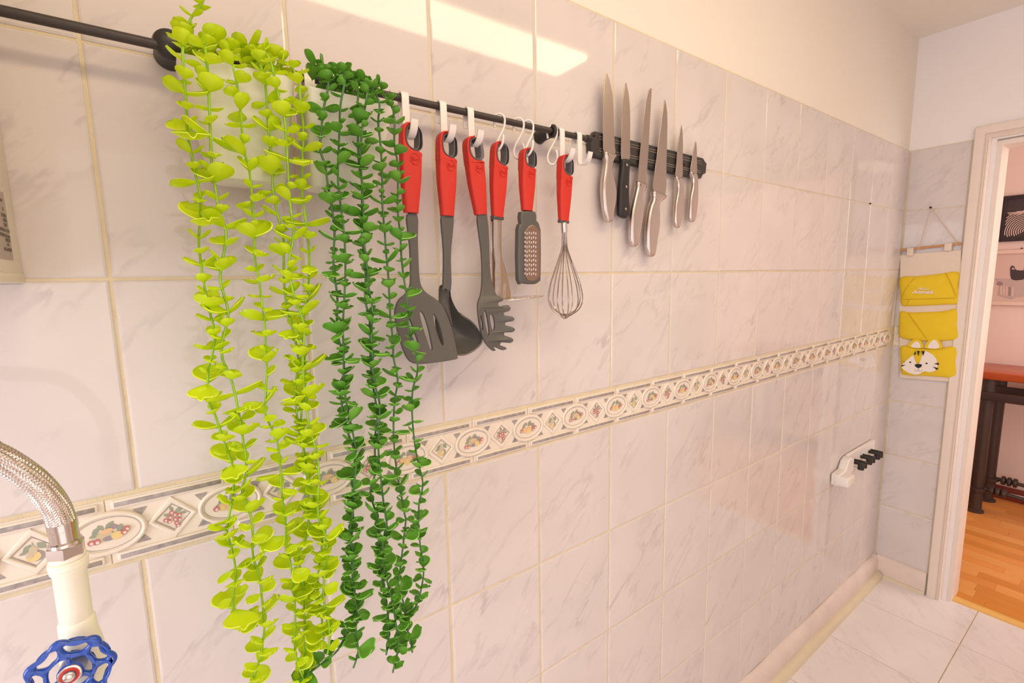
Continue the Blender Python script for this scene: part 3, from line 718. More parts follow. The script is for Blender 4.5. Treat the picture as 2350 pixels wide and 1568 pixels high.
# ------------------------------------------------------------------ knife rack
CK = ((1320, 150), 3.485); KY = -.020
bar = empty('magnetic_knife_rack', tuple(at(1480, 350, -.008))); tag(bar, 'black ribbed magnetic knife bar screwed to the tiles', 'knife rack')
yf = -.0145
bo = pxl([(107, 575), (128, 568), (145, 533), (1005, 746), (1022, 775), (1034, 785), (1026, 868), (1004, 878), (990, 907), (970, 907), (145, 737), (125, 706), (107, 695)], *CK, y=-.008)
o = link('bar', plate([bo], .0145, .003, 2, -.0078), M['rack'], bar); o.location = -bar.location
for (a0, b0, a1, b1) in [(190, 570, 1006, 770), (190, 590, 1006, 788), (190, 665, 1000, 848), (190, 684, 998, 862)]:
    p0, p1 = at(1320+a0/3.485, 150+b0/3.485, yf), at(1320+a1/3.485, 150+b1/3.485, yf)
    o = link('rib', tube([p0+Vector((0, -.0008, 0)), p1+Vector((0, -.0008, 0))], .0010, 6), M['ribgrey'], bar); o.location = -bar.location
for (a0, b0) in [(870, 795), (150, 560)]:
    p0 = at(1320+a0/3.485, 150+b0/3.485, yf-.0006)
    o = link('screw', lathe([(.003, 0), (.003, .0008), (.002, .0014)], p0, (0, -1, 0), 12), M['nail'], bar); o.location = -bar.location
def serrate(pts, i0, i1, n, amp):
    out = []
    for i, p in enumerate(pts):
        out.append(p)
    return out
def knife(name, bl, hd, label, hm, hth=.015, rivets=None, serr=None):
    c = at(1320+bl[0][0]/3.485, 150+bl[0][1]/3.485, KY); r_ = empty(name, tuple(c)); tag(r_, label, 'knife', 'kitchen knives on the magnetic bar')
    pts = pxl(smooth_loop(bl, 3), *CK, y=KY)
    if serr:
        pts = pxl(serr, *CK, y=KY)
    o = link('blade', plate([pts], .0018, .0006, 1, KY), M['blade'], r_); o.location = -r_.location
    hp = pxl(smooth_loop(hd, 3), *CK, y=KY)
    o = link('handle', plate([hp], hth, hth*.42, 4, KY+.001, smooth=80), hm, r_); o.location = -r_.location
    for (a, b) in rivets or []:
        p = at(1320+a/3.485, 150+b/3.485, KY-hth/2+.0006)
        q = link('rivet', lathe([(.0026, 0), (.0026, .0010), (.0016, .0015)], p, (0, -1, 0), 12), M['steel'], r_); q.location = p*0 - r_.location
knife('chef_knife', [(252, 65), (266, 95), (286, 170), (303, 300), (313, 600), (318, 710), (265, 703), (226, 685), (222, 550), (223, 350), (227, 200), (237, 110)],
      [(228, 688), (275, 705), (322, 720), (297, 775), (290, 830), (304, 900), (322, 1000), (320, 1080), (303, 1180), (290, 1250), (248, 1250), (225, 1160), (212, 1040), (212, 940), (226, 830), (232, 760)],
      'broad steel knife with steel handle, leftmost on the bar', M['steel'], .016)
knife('slicing_knife', [(405, 140), (416, 180), (430, 260), (438, 400), (437, 600), (432, 757), (368, 747), (370, 500), (376, 320), (389, 200)],
      [(372, 752), (432, 760), (427, 850), (424, 950), (424, 1080), (432, 1150), (430, 1195), (400, 1225), (362, 1213), (345, 1170), (352, 950), (366, 800)],
      'black handled riveted knife, second from the left', M['black'], .014, [(413, 798), (408, 972), (403, 1150)])
ser = [(608, 180), (588, 198), (575, 235), (562, 300), (540, 480), (515, 720), (496, 927), (566, 950), (572, 880), (578, 780)]
y0_ = 780; x0_ = 578
for i in range(25):
    f_ = i/24; yy = 780-f_*575; xx = 580+(610-580)*min(1, f_*1.02)
    ser += [(xx+2.5, yy-8), (xx-2.5, yy-20)]
knife('bread_knife', ser[:3], [(494, 928), (568, 955), (566, 985), (542, 1012), (531, 1070), (538, 1130), (536, 1200), (515, 1330), (490, 1442), (447, 1442), (437, 1350), (442, 1200), (470, 1050), (488, 970)],
      'steel bread knife with a serrated edge, third from the left', M['steel'], .016, None, ser)
knife('carving_knife', [(714, 278), (726, 320), (735, 400), (735, 550), (728, 800), (718, 1035), (625, 1000), (635, 850), (655, 700), (680, 500), (700, 360)],
      [(622, 1003), (718, 1038), (712, 1070), (677, 1095), (665, 1130), (668, 1200), (665, 1300), (648, 1400), (628, 1520), (580, 1520), (568, 1400), (572, 1270), (595, 1130), (618, 1060)],
      'long steel carving knife hanging lowest on the bar', M['steel'], .016)
knife('utility_knife', [(848, 480), (856, 530), (860, 620), (858, 750), (855, 905), (804, 887), (808, 800), (818, 650), (832, 550)],
      [(803, 888), (855, 905), (862, 960), (862, 1060), (855, 1180), (832, 1292), (802, 1292), (793, 1230), (798, 1120), (815, 1010), (816, 950), (806, 915)],
      'small steel utility knife, second from the right', M['steel'], .012)
knife('paring_knife', [(962, 607), (970, 660), (972, 760), (970, 870), (921, 846), (932, 760), (945, 670)],
      [(921, 848), (968, 870), (976, 960), (975, 1080), (965, 1180), (948, 1248), (918, 1248), (912, 1180), (919, 1060), (936, 960), (934, 900), (922, 870)],
      'shortest steel paring knife, rightmost on the bar', M['steel'], .012)

# ------------------------------------------------------------------ planters
def planter(name, xt0, xt1, xb0, xb1, zt, zb, yf_, yb_, label, dip=0):
    r_ = empty(name, ((xt0+xt1)/2, (yf_+yb_)/2, zb)); tag(r_, label, 'planter', 'cream hanging planters')
    lv = []; N = 32
    def rr(cx, cy, hx, hy, rad):
        out = []
        for q, (sx, sy) in enumerate(((1, 1), (-1, 1), (-1, -1), (1, -1))):
            for i in range(N//4):
                a = math.pi/2*(q+i/(N//4-1)); out.append((cx+sx*(hx-rad)+rad*math.cos(a), cy+sy*(hy-rad)+rad*math.sin(a)))
        return out
    def level(t, z, ins=0):
        x0, x1 = xb0+(xt0-xb0)*t, xb1+(xt1-xb1)*t; yf2 = yf_+.012*(1-t)
        return [(x, y, z-(dip*((y-yb_)/(yf_-yb_))*math.sin(math.pi*min(1, max(0, (x-xt0)/(xt1-xt0)))) if t > .99 else 0)) for x, y in rr((x0+x1)/2, (yf2+yb_)/2, (x1-x0)/2-ins, (yb_-yf2)/2-ins, .010)]
    vs = level(0, zb, .006)+level(.01, zb+.002, .001)+level(.06, zb+.008)+level(.5, (zt+zb)/2)+level(.985, zt-.003)+level(1, zt)+level(1, zt, .0022)+level(.95, zt-.01, .0022)+level(.5, (zt+zb)/2, .0022)+level(.05, zb+.01, .0022)
    n = len(vs)//10; fs = []
    for i in range(9):
        for k_ in range(n): fs.append((i*n+k_, i*n+(k_+1) % n, (i+1)*n+(k_+1) % n, (i+1)*n+k_))
    fs.append(tuple(range(n))[::-1]); fs.append(tuple(range(9*n, 10*n)))
    o = link('pot', mesh(vs, fs, 50), M['pot'], r_); o.location = -r_.location
    for xx in (xt0+.022, xt1-.022):
        o = link('hanger', strip([(.0075, -.01), (.0075, 0), (.004, .0065), (0, .0078), (-.004, .0065), (-.0078, 0), (-.009, -.012), (-.0095, -.030)], .012, .002), M['pot'], r_)
        o.location = Vector((xx, RY, RZ))-r_.location
    return r_
planter('planter', .0795, .1880, .1020, .1735, RA+.2185, RA+.103, -.108, -.046, 'cream planter on the rod holding the lime trailing plant', .004)
planter('planter', .1960, .3040, .2010, .2790, RA+.2130, RA+.104, -.108, -.046, 'cream planter on the rod holding the dark green trailing plant', .006)

# ------------------------------------------------------------------ trailing plants
def leaf_me(wid, rim):
    # unit length leaf along +x, normal +z, cupped
    nu, nv = 8, 4; vs = []; fs = []; mi = []
    def hw(t):
        if t <= 0 or t >= 1: return 0
        return wid*math.sqrt(max(0, 1-((t-.60)/.40)**2)) if t > .60 else wid*(math.sin(math.pi/2*t/.60))**.95
    for i in range(nu+1):
        t = i/nu; tt = .06+.94*t
        for j in range(-nv//2, nv//2+1):
            s = j/(nv/2); y = hw(t*.985+.004)*s
            z = .13*s*s*wid*2 - .08*math.sin(math.pi*t)*(1-s*s) + .08*t*t
            vs.append((tt - .05*s*s*(t > .9), y, z))
    m_ = nv+1
    for i in range(nu):
        for j in range(nv):
            fs.append((i*m_+j, (i+1)*m_+j, (i+1)*m_+j+1, i*m_+j+1)); mi.append(0)
    # stalk
    k0 = len(vs); vs += [(0, -.02, 0), (0, .02, 0), (.1, .02, -.01), (.1, -.02, -.01), (.0, 0, -.03), (.1, 0, -.04)]
    fs += [(k0, k0+3, k0+2, k0+1), (k0, k0+4, k0+5, k0+3), (k0+1, k0+2, k0+5, k0+4)]; mi += [1]*3
    # bright rim tube along the outline
    if rim:
        edge = [i*m_ for i in range(nu+1)]+[nu*m_+j for j in range(1, m_)]+[i*m_+nv for i in range(nu-1, -1, -1)]
        for a, b in zip(edge[:-1], edge[1:]):
            A, B = Vector(vs[a]), Vector(vs[b])
            if (A-B).length < 1e-4: continue
            c = Vector((.60, 0, 0)); k0 = len(vs)
            vs += [A, B, B+(c-B)*.06+Vector((0, 0, .022)), A+(c-A)*.06+Vector((0, 0, .022)), A+(A-c)*.02-Vector((0, 0, .018)), B+(B-c)*.02-Vector((0, 0, .018))]
            fs += [(k0, k0+1, k0+2, k0+3), (k0, k0+4, k0+5, k0+1)]; mi += [1, 1]
    me = mesh(vs, fs, 180, mi); return me
def px_path(segs):
    out = []
    for (ox, oy, s, pts) in segs: out += [(ox+a/s, oy+b/s) for a, b in pts]
    return out
A_ = (340, 0, 3.647); B_ = (340, 400, 3.647); C_ = (400, 800, 3.647); D_ = (440, 1140, 3.664)
def sg(k_, *pts): return (k_[0], k_[1], k_[2], pts)
LIME = [
 ([sg(A_, (470, -40), (455, 20), (400, 90), (350, 170), (320, 280), (285, 400)), ], .9, -.10),
 ([sg(A_, (290, 400), (297, 640), (318, 850), (325, 1080), (365, 1310), (400, 1480)), sg(B_, (410, 50), (440, 230), (430, 420), (425, 600), (455, 830), (500, 1090), (550, 1290), (555, 1400), (525, 1560)), sg(C_, (285, 180), (278, 400), (300, 480), (340, 555), (390, 700), (430, 820), (490, 990), (495, 1180), (460, 1400), (430, 1530)), sg(D_, (290, 270), (350, 500), (370, 660), (355, 800), (355, 950), (470, 1040), (550, 1090))], 1.0, -.128),
 ([sg(A_, (480, 420), (500, 640), (510, 850), (520, 1080), (530, 1350), (550, 1490)), sg(B_, (560, 100), (590, 290), (650, 480), (640, 620), (610, 780), (605, 900), (650, 1060), (670, 1170), (650, 1290), (620, 1410), (620, 1540)), sg(C_, (450, 190), (490, 310), (520, 440), (550, 600), (580, 800), (600, 930), (600, 1060), (570, 1180), (600, 1300), (640, 1400), (655, 1540)), sg(D_, (515, 300), (515, 500), (570, 680), (590, 850), (600, 950), (610, 1100), (590, 1290), (550, 1450), (500, 1568), (470, 1660))], 1.05, -.130),
 ([sg(A_, (700, 520), (745, 720), (770, 900), (780, 1020), (800, 1240), (840, 1400)), sg(B_, (860, 80), (870, 250), (890, 480), (890, 680), (920, 850), (950, 1050), (975, 1280), (985, 1540)), sg(C_, (775, 180), (765, 400), (765, 560), (850, 740), (880, 900), (890, 1050), (905, 1280), (920, 1450)), sg(D_, (780, 150), (790, 250), (800, 420), (840, 620), (860, 800), (870, 960), (870, 1130), (870, 1300), (920, 1480), (960, 1600))], 1.0, -.128),
 ([sg(A_, (945, 560), (985, 750), (1000, 1000), (1020, 1220), (1040, 1400)), sg(B_, (1040, 100), (1060, 230), (1100, 400), (1135, 560), (1135, 850), (1160, 1100), (1210, 1290), (1240, 1440)), sg(C_, (1040, 120), (1015, 300), (1020, 500), (1050, 700), (1090, 880), (1110, 1060), (1120, 1250), (1125, 1400)), sg(D_, (985, 180), (970, 330), (900, 500), (930, 700), (940, 850), (950, 1060), (945, 1250), (945, 1400), (940, 1600))], 1.0, -.120),
 ([sg(A_, (1010, 480), (1090, 800), (1140, 1000), (1155, 1180), (1170, 1400)), sg(B_, (1175, 50), (1175, 150), (1210, 420), (1210, 560), (1180, 720), (1190, 880), (1240, 1080), (1290, 1200), (1305, 1340), (1295, 1540)), sg(C_, (1080, 250), (1100, 440), (1130, 650), (1190, 870), (1210, 1050), (1205, 1200), (1200, 1330)), sg(D_, (1075, 200), (1130, 350), (1140, 500), (1120, 650), (1105, 850), (1150, 1050), (1160, 1200), (1140, 1330))], 1.0, -.132),
 ([sg(A_, (1245, 640), (1280, 900), (1300, 1100), (1290, 1350), (1290, 1540)), sg(B_, (1290, 180), (1320, 420), (1345, 620), (1345, 860), (1330, 1060), (1290, 1300), (1310, 1500)), sg(C_, (1090, 300), (1060, 600), (1080, 850), (1130, 1100), (1180, 1300)), sg(D_, (1085, 200), (1095, 400), (1070, 600), (1060, 800), (1090, 1000), (1110, 1200))], .95, -.122)]
GREEN = [
 ([sg(A_, (1510, 700), (1470, 900), (1450, 1080), (1440, 1250), (1480, 1380)), sg(B_, (1500, 60), (1540, 300), (1560, 480), (1550, 700), (1560, 850), (1585, 1050), (1580, 1300)), sg(C_, (1410, 50), (1420, 200), (1390, 300), (1400, 450), (1430, 640), (1490, 800), (1530, 930), (1500, 1090), (1490, 1250), (1500, 1450)), sg(D_, (1360, 200), (1340, 400), (1350, 600), (1360, 780), (1380, 950), (1320, 1080), (1230, 1290), (1060, 1430), (920, 1530))], .92, -.124),
 ([sg(A_, (1650, 640), (1610, 880), (1600, 1150), (1590, 1350)), sg(B_, (1590, 50), (1610, 250), (1640, 500), (1650, 700), (1650, 870), (1640, 1070), (1630, 1280), (1635, 1500)), sg(C_, (1420, 280), (1440, 450), (1480, 640), (1520, 850), (1520, 1000), (1500, 1200), (1490, 1400)), sg(D_, (1330, 300), (1360, 520), (1350, 720), (1390, 980), (1380, 1150), (1400, 1300), (1360, 1440))], .95, -.130),
 ([sg(A_, (1750, 700), (1750, 950), (1755, 1130), (1760, 1320), (1780, 1480)), sg(B_, (1790, 60), (1790, 250), (1790, 520), (1810, 720), (1820, 850), (1815, 1050), (1850, 1200), (1860, 1400)), sg(C_, (1640, 50), (1650, 230), (1680, 420), (1700, 550), (1680, 750), (1680, 950), (1680, 1050), (1640, 1200), (1690, 1380)), sg(D_, (1555, 180), (1580, 430), (1590, 620), (1620, 800), (1650, 1000), (1655, 1200), (1635, 1330))], 1.0, -.126),
 ([sg(A_, (1830, 720), (1800, 1000), (1775, 1300), (1790, 1540)), sg(B_, (1800, 300), (1810, 600), (1840, 830), (1850, 980), (1880, 1150), (1870, 1300)), sg(C_, (1660, 50), (1665, 200), (1690, 350), (1720, 480), (1710, 700), (1710, 900), (1725, 1050), (1740, 1200), (1760, 1350)), sg(D_, (1640, 250), (1610, 380), (1615, 560), (1640, 700), (1690, 900), (1720, 1100), (1740, 1250), (1690, 1480))], .95, -.132),
 ([sg(A_, (1930, 840), (1925, 1030), (1945, 1200), (1955, 1400)), sg(B_, (1960, 80), (1960, 250), (1980, 480), (1990, 640), (2010, 850), (2020, 1050), (2030, 1230), (2050, 1400)), sg(C_, (1835, 80), (1870, 260), (1845, 440), (1835, 640), (1845, 880), (1870, 1070), (1900, 1230), (1930, 1400)), sg(D_, (1800, 200), (1775, 430), (1750, 640), (1740, 760), (1790, 930), (1800, 1080), (1840, 1200), (1855, 1310))], .9, -.126),
 ([sg(A_, (2050, 920), (2060, 1200), (2090, 1380)), sg(B_, (2090, 100), (2090, 320), (2110, 500), (2120, 700), (2140, 870), (2170, 1080), (2180, 1280), (2230, 1480)), sg(C_, (2030, 60), (2035, 200), (1995, 350), (1990, 540), (2010, 780), (2040, 950), (2080, 1130), (2050, 1290), (2045, 1400)), sg(D_, (1905, 200), (1920, 400), (1950, 600), (1935, 750), (1900, 890), (1860, 960), (1800, 1060))], .9, -.128)]

def plant(name, strands, lm, rimm, stm, label, pot, size0, cat='plant'):
    root = empty(name, tuple(pot)); tag(root, label, cat)
    mes = []
    for wd in (.40, .46, .53):
        me = leaf_me(wd, True); me.materials.append(M[lm]); me.materials.append(M[rimm]); mes.append(me)
    leaves = []; stems = []
    for si, (segs, sc, y) in enumerate(strands):
        px = px_path(segs); pts = [at(u, v, y) for u, v in px]
        inpot = si == 0 and name.startswith('lime')
        if inpot:
            pts = [p for p in pts]; pts.append(Vector((pot[0]-.035, pot[1], pot[2])))
        else:
            first = pts[0].copy(); pre = [Vector((first.x+(pot[0]-first.x)*.3, pot[1], pot[2]-.01)), Vector((first.x+(pot[0]-first.x)*.12, pot[1]-.012, max(first.z, pot[2]+.022)))]
            pts = pre + pts
        pts = [Vector(p) for p in smooth_loop([tuple(p) for p in pts], 4, False)]
        so = link('strand', tube(pts, .00125, 6), M[stm], root); so.location = -root.location
        stems.append(so)
        # walk along at node spacing
        d = 0; nxt = .012; ph = random.random()*math.pi; k_ = random.randint(0, 4); turn = 0
        for i in range(len(pts)-1):
            seg = (pts[i+1]-pts[i]); L = seg.length
            while nxt < d+L and L > 0:
                p = pts[i]+seg*((nxt-d)/L); t = seg.normalized()
                cyc = [1.0, .62, .5, .78, .56, .46][k_ % 6]*random.uniform(.85, 1.15)
                if p.z > pot[2]-.02: cyc = min(cyc, .62)
                if p.z < RA-.10: cyc = max(cyc, .6)*1.05
                size = size0*sc*cyc*1.0
                base_a = ph+turn*math.pi/2+random.uniform(-.25, .25)
                for q in (0, 1):
                    if random.random() < .04: continue
                    a = base_a+math.pi*q+random.uniform(-.15, .15)
                    h = Vector((math.cos(a), math.sin(a), 0))
                    if (p+h*size).y > -.012: h.y = -abs(h.y)
                    el = R(random.uniform(8, 48)) if random.random() < .8 else R(random.uniform(-30, 10))
                    ax = (h*math.cos(el)+Vector((0, 0, 1))*math.sin(el)).normalized()
                    nn = (Vector((0, 0, 1))-ax*ax.z).normalized()
                    rollv = Matrix.Rotation(random.uniform(-.35, .35), 3, ax); nn = rollv @ nn
                    by = nn.cross(ax)
                    m4 = Matrix(((ax.x, by.x, nn.x, 0), (ax.y, by.y, nn.y, 0), (ax.z, by.z, nn.z, 0), (0, 0, 0, 1)))
                    m4 = Matrix.Translation(p) @ m4 @ Matrix.Scale(size*random.uniform(.9, 1.1), 4)
                    leaves.append((size*(1 if p.z > .95 else .5), m4, random.choice(mes), so))
                k_ += 1; turn += 1; nxt += (.0125 if cyc < .6 else .0155)*(.86 if lm == 'green' else 1.0)*random.uniform(.85, 1.15)*(1.0 if p.z > RA-.1 else .95)
            d += L
    # tuft at the rim of the pot
    for _ in range(30):
        a = random.uniform(0, 2*math.pi); h = Vector((math.cos(a), math.sin(a)-.5, 0)).normalized()
        p = Vector((pot[0]+random.uniform(-.046, .044), pot[1]+random.uniform(-.022, .016), pot[2]+random.uniform(-.006, .030)))
        el = R(random.uniform(25, 80)); ax = (h*math.cos(el)+Vector((0, 0, 1))*math.sin(el)).normalized(); nn = (Vector((0, -.3, 1))-ax*Vector((0, -.3, 1)).dot(ax)).normalized(); by = nn.cross(ax)
        m4 = Matrix.Translation(p) @ Matrix(((ax.x, by.x, nn.x, 0), (ax.y, by.y, nn.y, 0), (ax.z, by.z, nn.z, 0), (0, 0, 0, 1))) @ Matrix.Scale(size0*random.uniform(.55, .95), 4)
        leaves.append((9, m4, random.choice(mes), random.choice(stems)))
    leaves.sort(key=lambda q: -q[0])
    inv = Matrix.Translation(root.location)
    for (s_, m4, me, so) in leaves[:298]:
        o = bpy.data.objects.new('leaf', me); COL.objects.link(o); o.parent = so
        o.matrix_local = m4
    mb = MB(); rest = leaves[298:]
    for (s_, m4, me, so) in rest:
        k0 = len(mb.v); mb.v += [tuple(m4 @ v.co) for v in me.vertices]
        for p in me.polygons: mb.f.append(tuple(j+k0 for j in p.vertices)); mb.mi.append(p.material_index)
    if rest:
        o = link('small_leaves', mb.me(180), [M[lm], M[rimm]], root); o.location = -root.location; o['kind'] = 'stuff'
    print(name, len(leaves))
plant('lime_trailing_plant', LIME, 'lime', 'limerim', 'limestem', 'lime green artificial trailing plant hanging over the left planter', Vector((.134, -.076, RA+.216)), .0255)
plant('green_trailing_plant', GREEN, 'green', 'greenrim', 'greenstem', 'dark green artificial trailing plant hanging over the right planter', Vector((.250, -.076, RA+.211)), .0232)

# ------------------------------------------------------------------ gas hose, pipe and valve
HY = -.17
hose = empty('gas_hose', tuple(at(140, 1200, HY))); tag(hose, 'braided steel hose curving in from the left edge to the white pipe', 'hose')
hp = [at(u, v, HY) for u, v in [(-160, 1010), (-90, 1022), (-20, 1042), (30, 1068), (75, 1100), (108, 1135), (130, 1168), (142, 1200)]]
hp = [Vector((-.205, HY, RA+.001)), Vector((-.200, HY, RA-.06)), Vector((-.165, HY, RA-.105))]+hp[1:]
hp = [Vector(p) for p in smooth_loop([tuple(p) for p in hp], 8, False)]
HR = .0093
o = link('inner_tube', tube(hp, HR*.9, 20), M['nail'], hose); o.location = -hose.location
# braid: two families of wound wires
def frames(pts):
    T = []; out = []
    for i in range(len(pts)): T.append((pts[min(i+1, len(pts)-1)]-pts[max(i-1, 0)]).normalized())
    N = Vector((0, -1, 0)); N = (N-T[0]*N.dot(T[0])).normalized()
    for i in range(len(pts)):
        N = (N-T[i]*N.dot(T[i])).normalized(); out.append((pts[i], N, T[i].cross(N)))
    return out
fr = frames(hp); tot = sum((hp[i+1]-hp[i]).length for i in range(len(hp)-1))
br = MB(); NB = 12; turns = tot/.030; steps = 300
def samp(t):
    x_ = t*(len(fr)-1); i = min(int(x_), len(fr)-2); f_ = x_-i
    return [fr[i][q].lerp(fr[i+1][q], f_) for q in range(3)]
for fam in (1, -1):
    for b_i in range(NB):
        prev = None
        for s_ in range(steps+1):
            t = s_/steps; p, n, bb = samp(t); a = 2*math.pi*(b_i/NB+fam*turns*t)
            wv = math.sin(a*0+math.pi*(t*turns*NB*2+b_i)*1.0)*fam
            r_ = HR*(1.0+.045*wv)
            d = n*math.cos(a)+bb*math.sin(a); c = p+d*r_
            tg = (hp[min(int(t*(len(hp)-1))+1, len(hp)-1)]-hp[min(int(t*(len(hp)-1)), len(hp)-2)]).normalized()
            side = (tg*.72 - d.cross(tg)*.70*fam).normalized()*.0016
            cur = [c-side-d*.0003, c+d*.00025, c+side-d*.0003]
            if prev:
                k0 = len(br.v); br.v += [tuple(q) for q in prev+cur]; br.f += [(k0, k0+1, k0+4, k0+3), (k0+1, k0+2, k0+5, k0+4)]; br.mi += [0, 0]
            prev = cur
o = link('braid', br.me(180), M['braid'], hose); o.location = -hose.location; o['kind'] = 'stuff'
e0, e1 = at(141, 1196, HY), at(152, 1252, HY); ax = (e1-e0).normalized(); Ls = (e1-e0).length
o = link('crimp_sleeve', lathe([(.0088, 0), (.0102, .0005), (.0102, Ls*.3), (.0097, Ls*.32), (.0097, Ls*.75), (.0112, Ls*.8), (.0118, Ls*.9), (.0108, Ls)], e0, ax, 12), M['chrome'], hose); o.location = -hose.location
n0, n1 = at(150, 1246, HY), at(153, 1274, HY)
o = link('hex_nut', lathe([(.0110, 0), (.0130, .001), (.0130, (n1-n0).length-.001), (.0112, (n1-n0).length)], n0, (n1-n0), 6, 20), M['steel'], hose); o.location = -hose.location
pipe = empty('gas_pipe', tuple(at(175, 1568, HY))); tag(pipe, 'cream painted pipe below the braided hose, with fittings', 'pipe')
def axis_lathe(name, u0, v0, u1, v1, prof, m, par, seg=24):
    a, b = at(u0, v0, HY), at(u1, v1, HY); L = (b-a).length
    o = link(name, lathe([(r_, t*L) for r_, t in prof], a, (b-a), seg), m, par); o.location = -par.location
axis_lathe('coupling', 154, 1270, 158, 1300, [(.0105, 0), (.0122, .05), (.0122, .32), (.0112, .36), (.0132, .45), (.0132, .9), (.0118, 1)], M['pvc'], pipe)
axis_lathe('pipe', 158, 1298, 176, 1425, [(.0128, 0), (.0128, .06), (.0113, .12), (.0111, 1)], M['pvc'], pipe)
axis_lathe('elbow', 175, 1418, 190, 1500, [(.0112, 0), (.0126, .06), (.0128, .35), (.0136, .55), (.0150, .8), (.0152, 1)], M['pvc'], pipe)
p_ = at(188, 1488, HY)
o = link('pipe', lathe([(.0150, 0), (.0145, .02), (.0125, .05), (.0125, p_.z)], p_, (0, 0, -1), 24), M['pvc'], pipe); o.location = -pipe.location
# handwheel
wc = at(163, 1543, HY-.026); wheel = empty('valve_wheel', tuple(wc)); tag(wheel, 'blue seven lobed valve handwheel on the white pipe', 'valve wheel')
wn = Vector((-.06, -1, .10)).normalized()
q = wn.to_track_quat('Y', 'Z').to_matrix().to_4x4(); q = Vector((0, -1, 0)).rotation_difference(wn).to_matrix().to_4x4()
N_ = 112; Ro = .0275
outer = [( (Ro+.0024*math.cos(7*a))*math.cos(a), (Ro+.0024*math.cos(7*a))*math.sin(a)) for a in [2*math.pi*i/N_ for i in range(N_)]]
holes = []
for k_ in range(7):
    a = 2*math.pi*(k_+.5)/7; hs = []
    for (dr, da) in [(.0178, -.27), (.0232, -.34), (.0243, 0), (.0232, .34), (.0178, .27), (.0166, 0)]: hs.append((dr*math.cos(a+da), dr*math.sin(a+da)))
    holes.append(smooth_loop(hs, 3))
inner = []
for k_ in range(3):
    a = 2*math.pi*k_/3+.55; hs = [( r_*math.cos(a+d_), r_*math.sin(a+d_)) for r_, d_ in [(.0078, -.70), (.0135, -.86), (.0142, 0), (.0135, .86), (.0078, .70), (.0075, 0)]]
    holes.append(smooth_loop(hs, 3))
wm = plate([outer]+holes, .0062, .0026, 3, 0, smooth=80); wm.transform(q)
link('wheel', wm, M['blue'], wheel)
for nm, pr, m_ in (('hub', [(.0086, -.012), (.0086, .002), (.0078, .003)], 'blue'), ('washer', [(.0078, .003), (.0078, .0042), (.0070, .0046)], 'chrome'), ('ring', [(.0064, .0044), (.0064, .0052)], 'redring'), ('screw', [(.0046, .0050), (.0046, .0066), (.0036, .0082), (.0018, .0090)], 'chrome'), ('stem', [(.0055, -.026), (.0055, -.010)], 'brass')):
    link(nm, lathe(pr, (0, 0, 0), wn, 24), M[m_], wheel)

# ------------------------------------------------------------------ boiler casing at the left edge
BX = -.068
boil = empty('boiler', (BX-.21, -.17, RA)); tag(boil, 'cream enamelled boiler casing cut off by the left edge, grey data label on its side', 'boiler')
o = link('casing', bbox_me(BX-.42, BX, -.34, -.002, RA-.002, RA+.72, .004), M['cabinet'], boil); o.location = -boil.location
o = link('lower_lip', bbox_me(BX-.41, BX+.0012, -.33, -.004, RA-.003, RA+.006, .001), M['cabinet'], boil); o.location = -boil.location
l0, l1 = atx(9.5, 452, BX), atx(30, 600, BX)
o = link('data_label', bbox_me(BX-.001, BX+.0006, -.20, l1.y, RA+.0185, RA+.0185+.064, .0002, 1), M['labelgrey'], boil); o.location = -boil.location
for i, (s, ye, zz) in enumerate([('Mod.', -.046, .074), ('IT', -.046, .0655), ('CE 0063', -.041, .060), ('NOX', -.041, .0555), ('230V', -.043, .051), ('PMS 3 bar  D 10', -.037, .046), ('NATURAL 20 mbar', -.037, .041), ('MAX 24', -.039, .037), ('cod', -.046, .033), ('50 Hz IPX4D', -.039, .028)]):
    me = text_me(s, .0048, .0001); xs = [v.co.x for v in me.vertices]; mx_ = max(xs)
    o = link('lettering', me, M['ink'], boil); o.rotation_euler = (R(90), 0, R(90)); o.location = Vector((BX+.0009, ye-mx_, RA+zz))-boil.location

# ------------------------------------------------------------------ broom holder on the wall
bh = empty('broom_holder', tuple(at(1970, 1050, -.01))); tag(bh, 'white wall rail with black spring clips and a white side hook, low near the corner', 'broom holder')
def bp(name, me, m): o = link(name, me, m, bh); o.location = -bh.location; return o
z0_, z1_ = .628, .700
bp('rail', plate([[(2.175, z0_+.01), (2.20, z0_), (2.475, z0_), (2.485, z0_+.01), (2.485, z1_-.01), (2.478, z1_), (2.19, z1_), (2.165, z1_-.02), (2.155, z0_+.03)]], .012, .003, 2, -.008), M['white'])
bp('side_bracket', plate([[(2.06, .612), (2.15, .612), (2.20, .640), (2.20, .688), (2.17, .700), (2.14, .690), (2.12, .660), (2.06, .655)]], .03, .006, 3, -.017), M['white'])
bp('side_hook', bbox_me(2.058, 2.128, -.062, -.010, .612, .652, .008, 3), M['white'])
bp('hook_slot', bbox_me(2.092, 2.097, -.0632, -.058, .618, .646, .0008, 1), M['bead'])
for i, cx in enumerate((2.245, 2.335, 2.425)):
    for s in (-1, 1):
        bp('roller', lathe([(.0095, -.013), (.011, -.012), (.011, .012), (.0095, .013)], (cx+s*.016, -.046, .652), (0, 0, 1), 14), M['black'])
        bp('arm', bbox_me(cx+s*.012-.004, cx+s*.012+.004, -.050, -.010, .656, .668, .002), M['black'])
        bp('spring', tube([(cx+s*.010, -.014, .646), (cx+s*.012, -.030, .644), (cx+s*.015, -.044, .646)], .002, 6), M['chrome'])

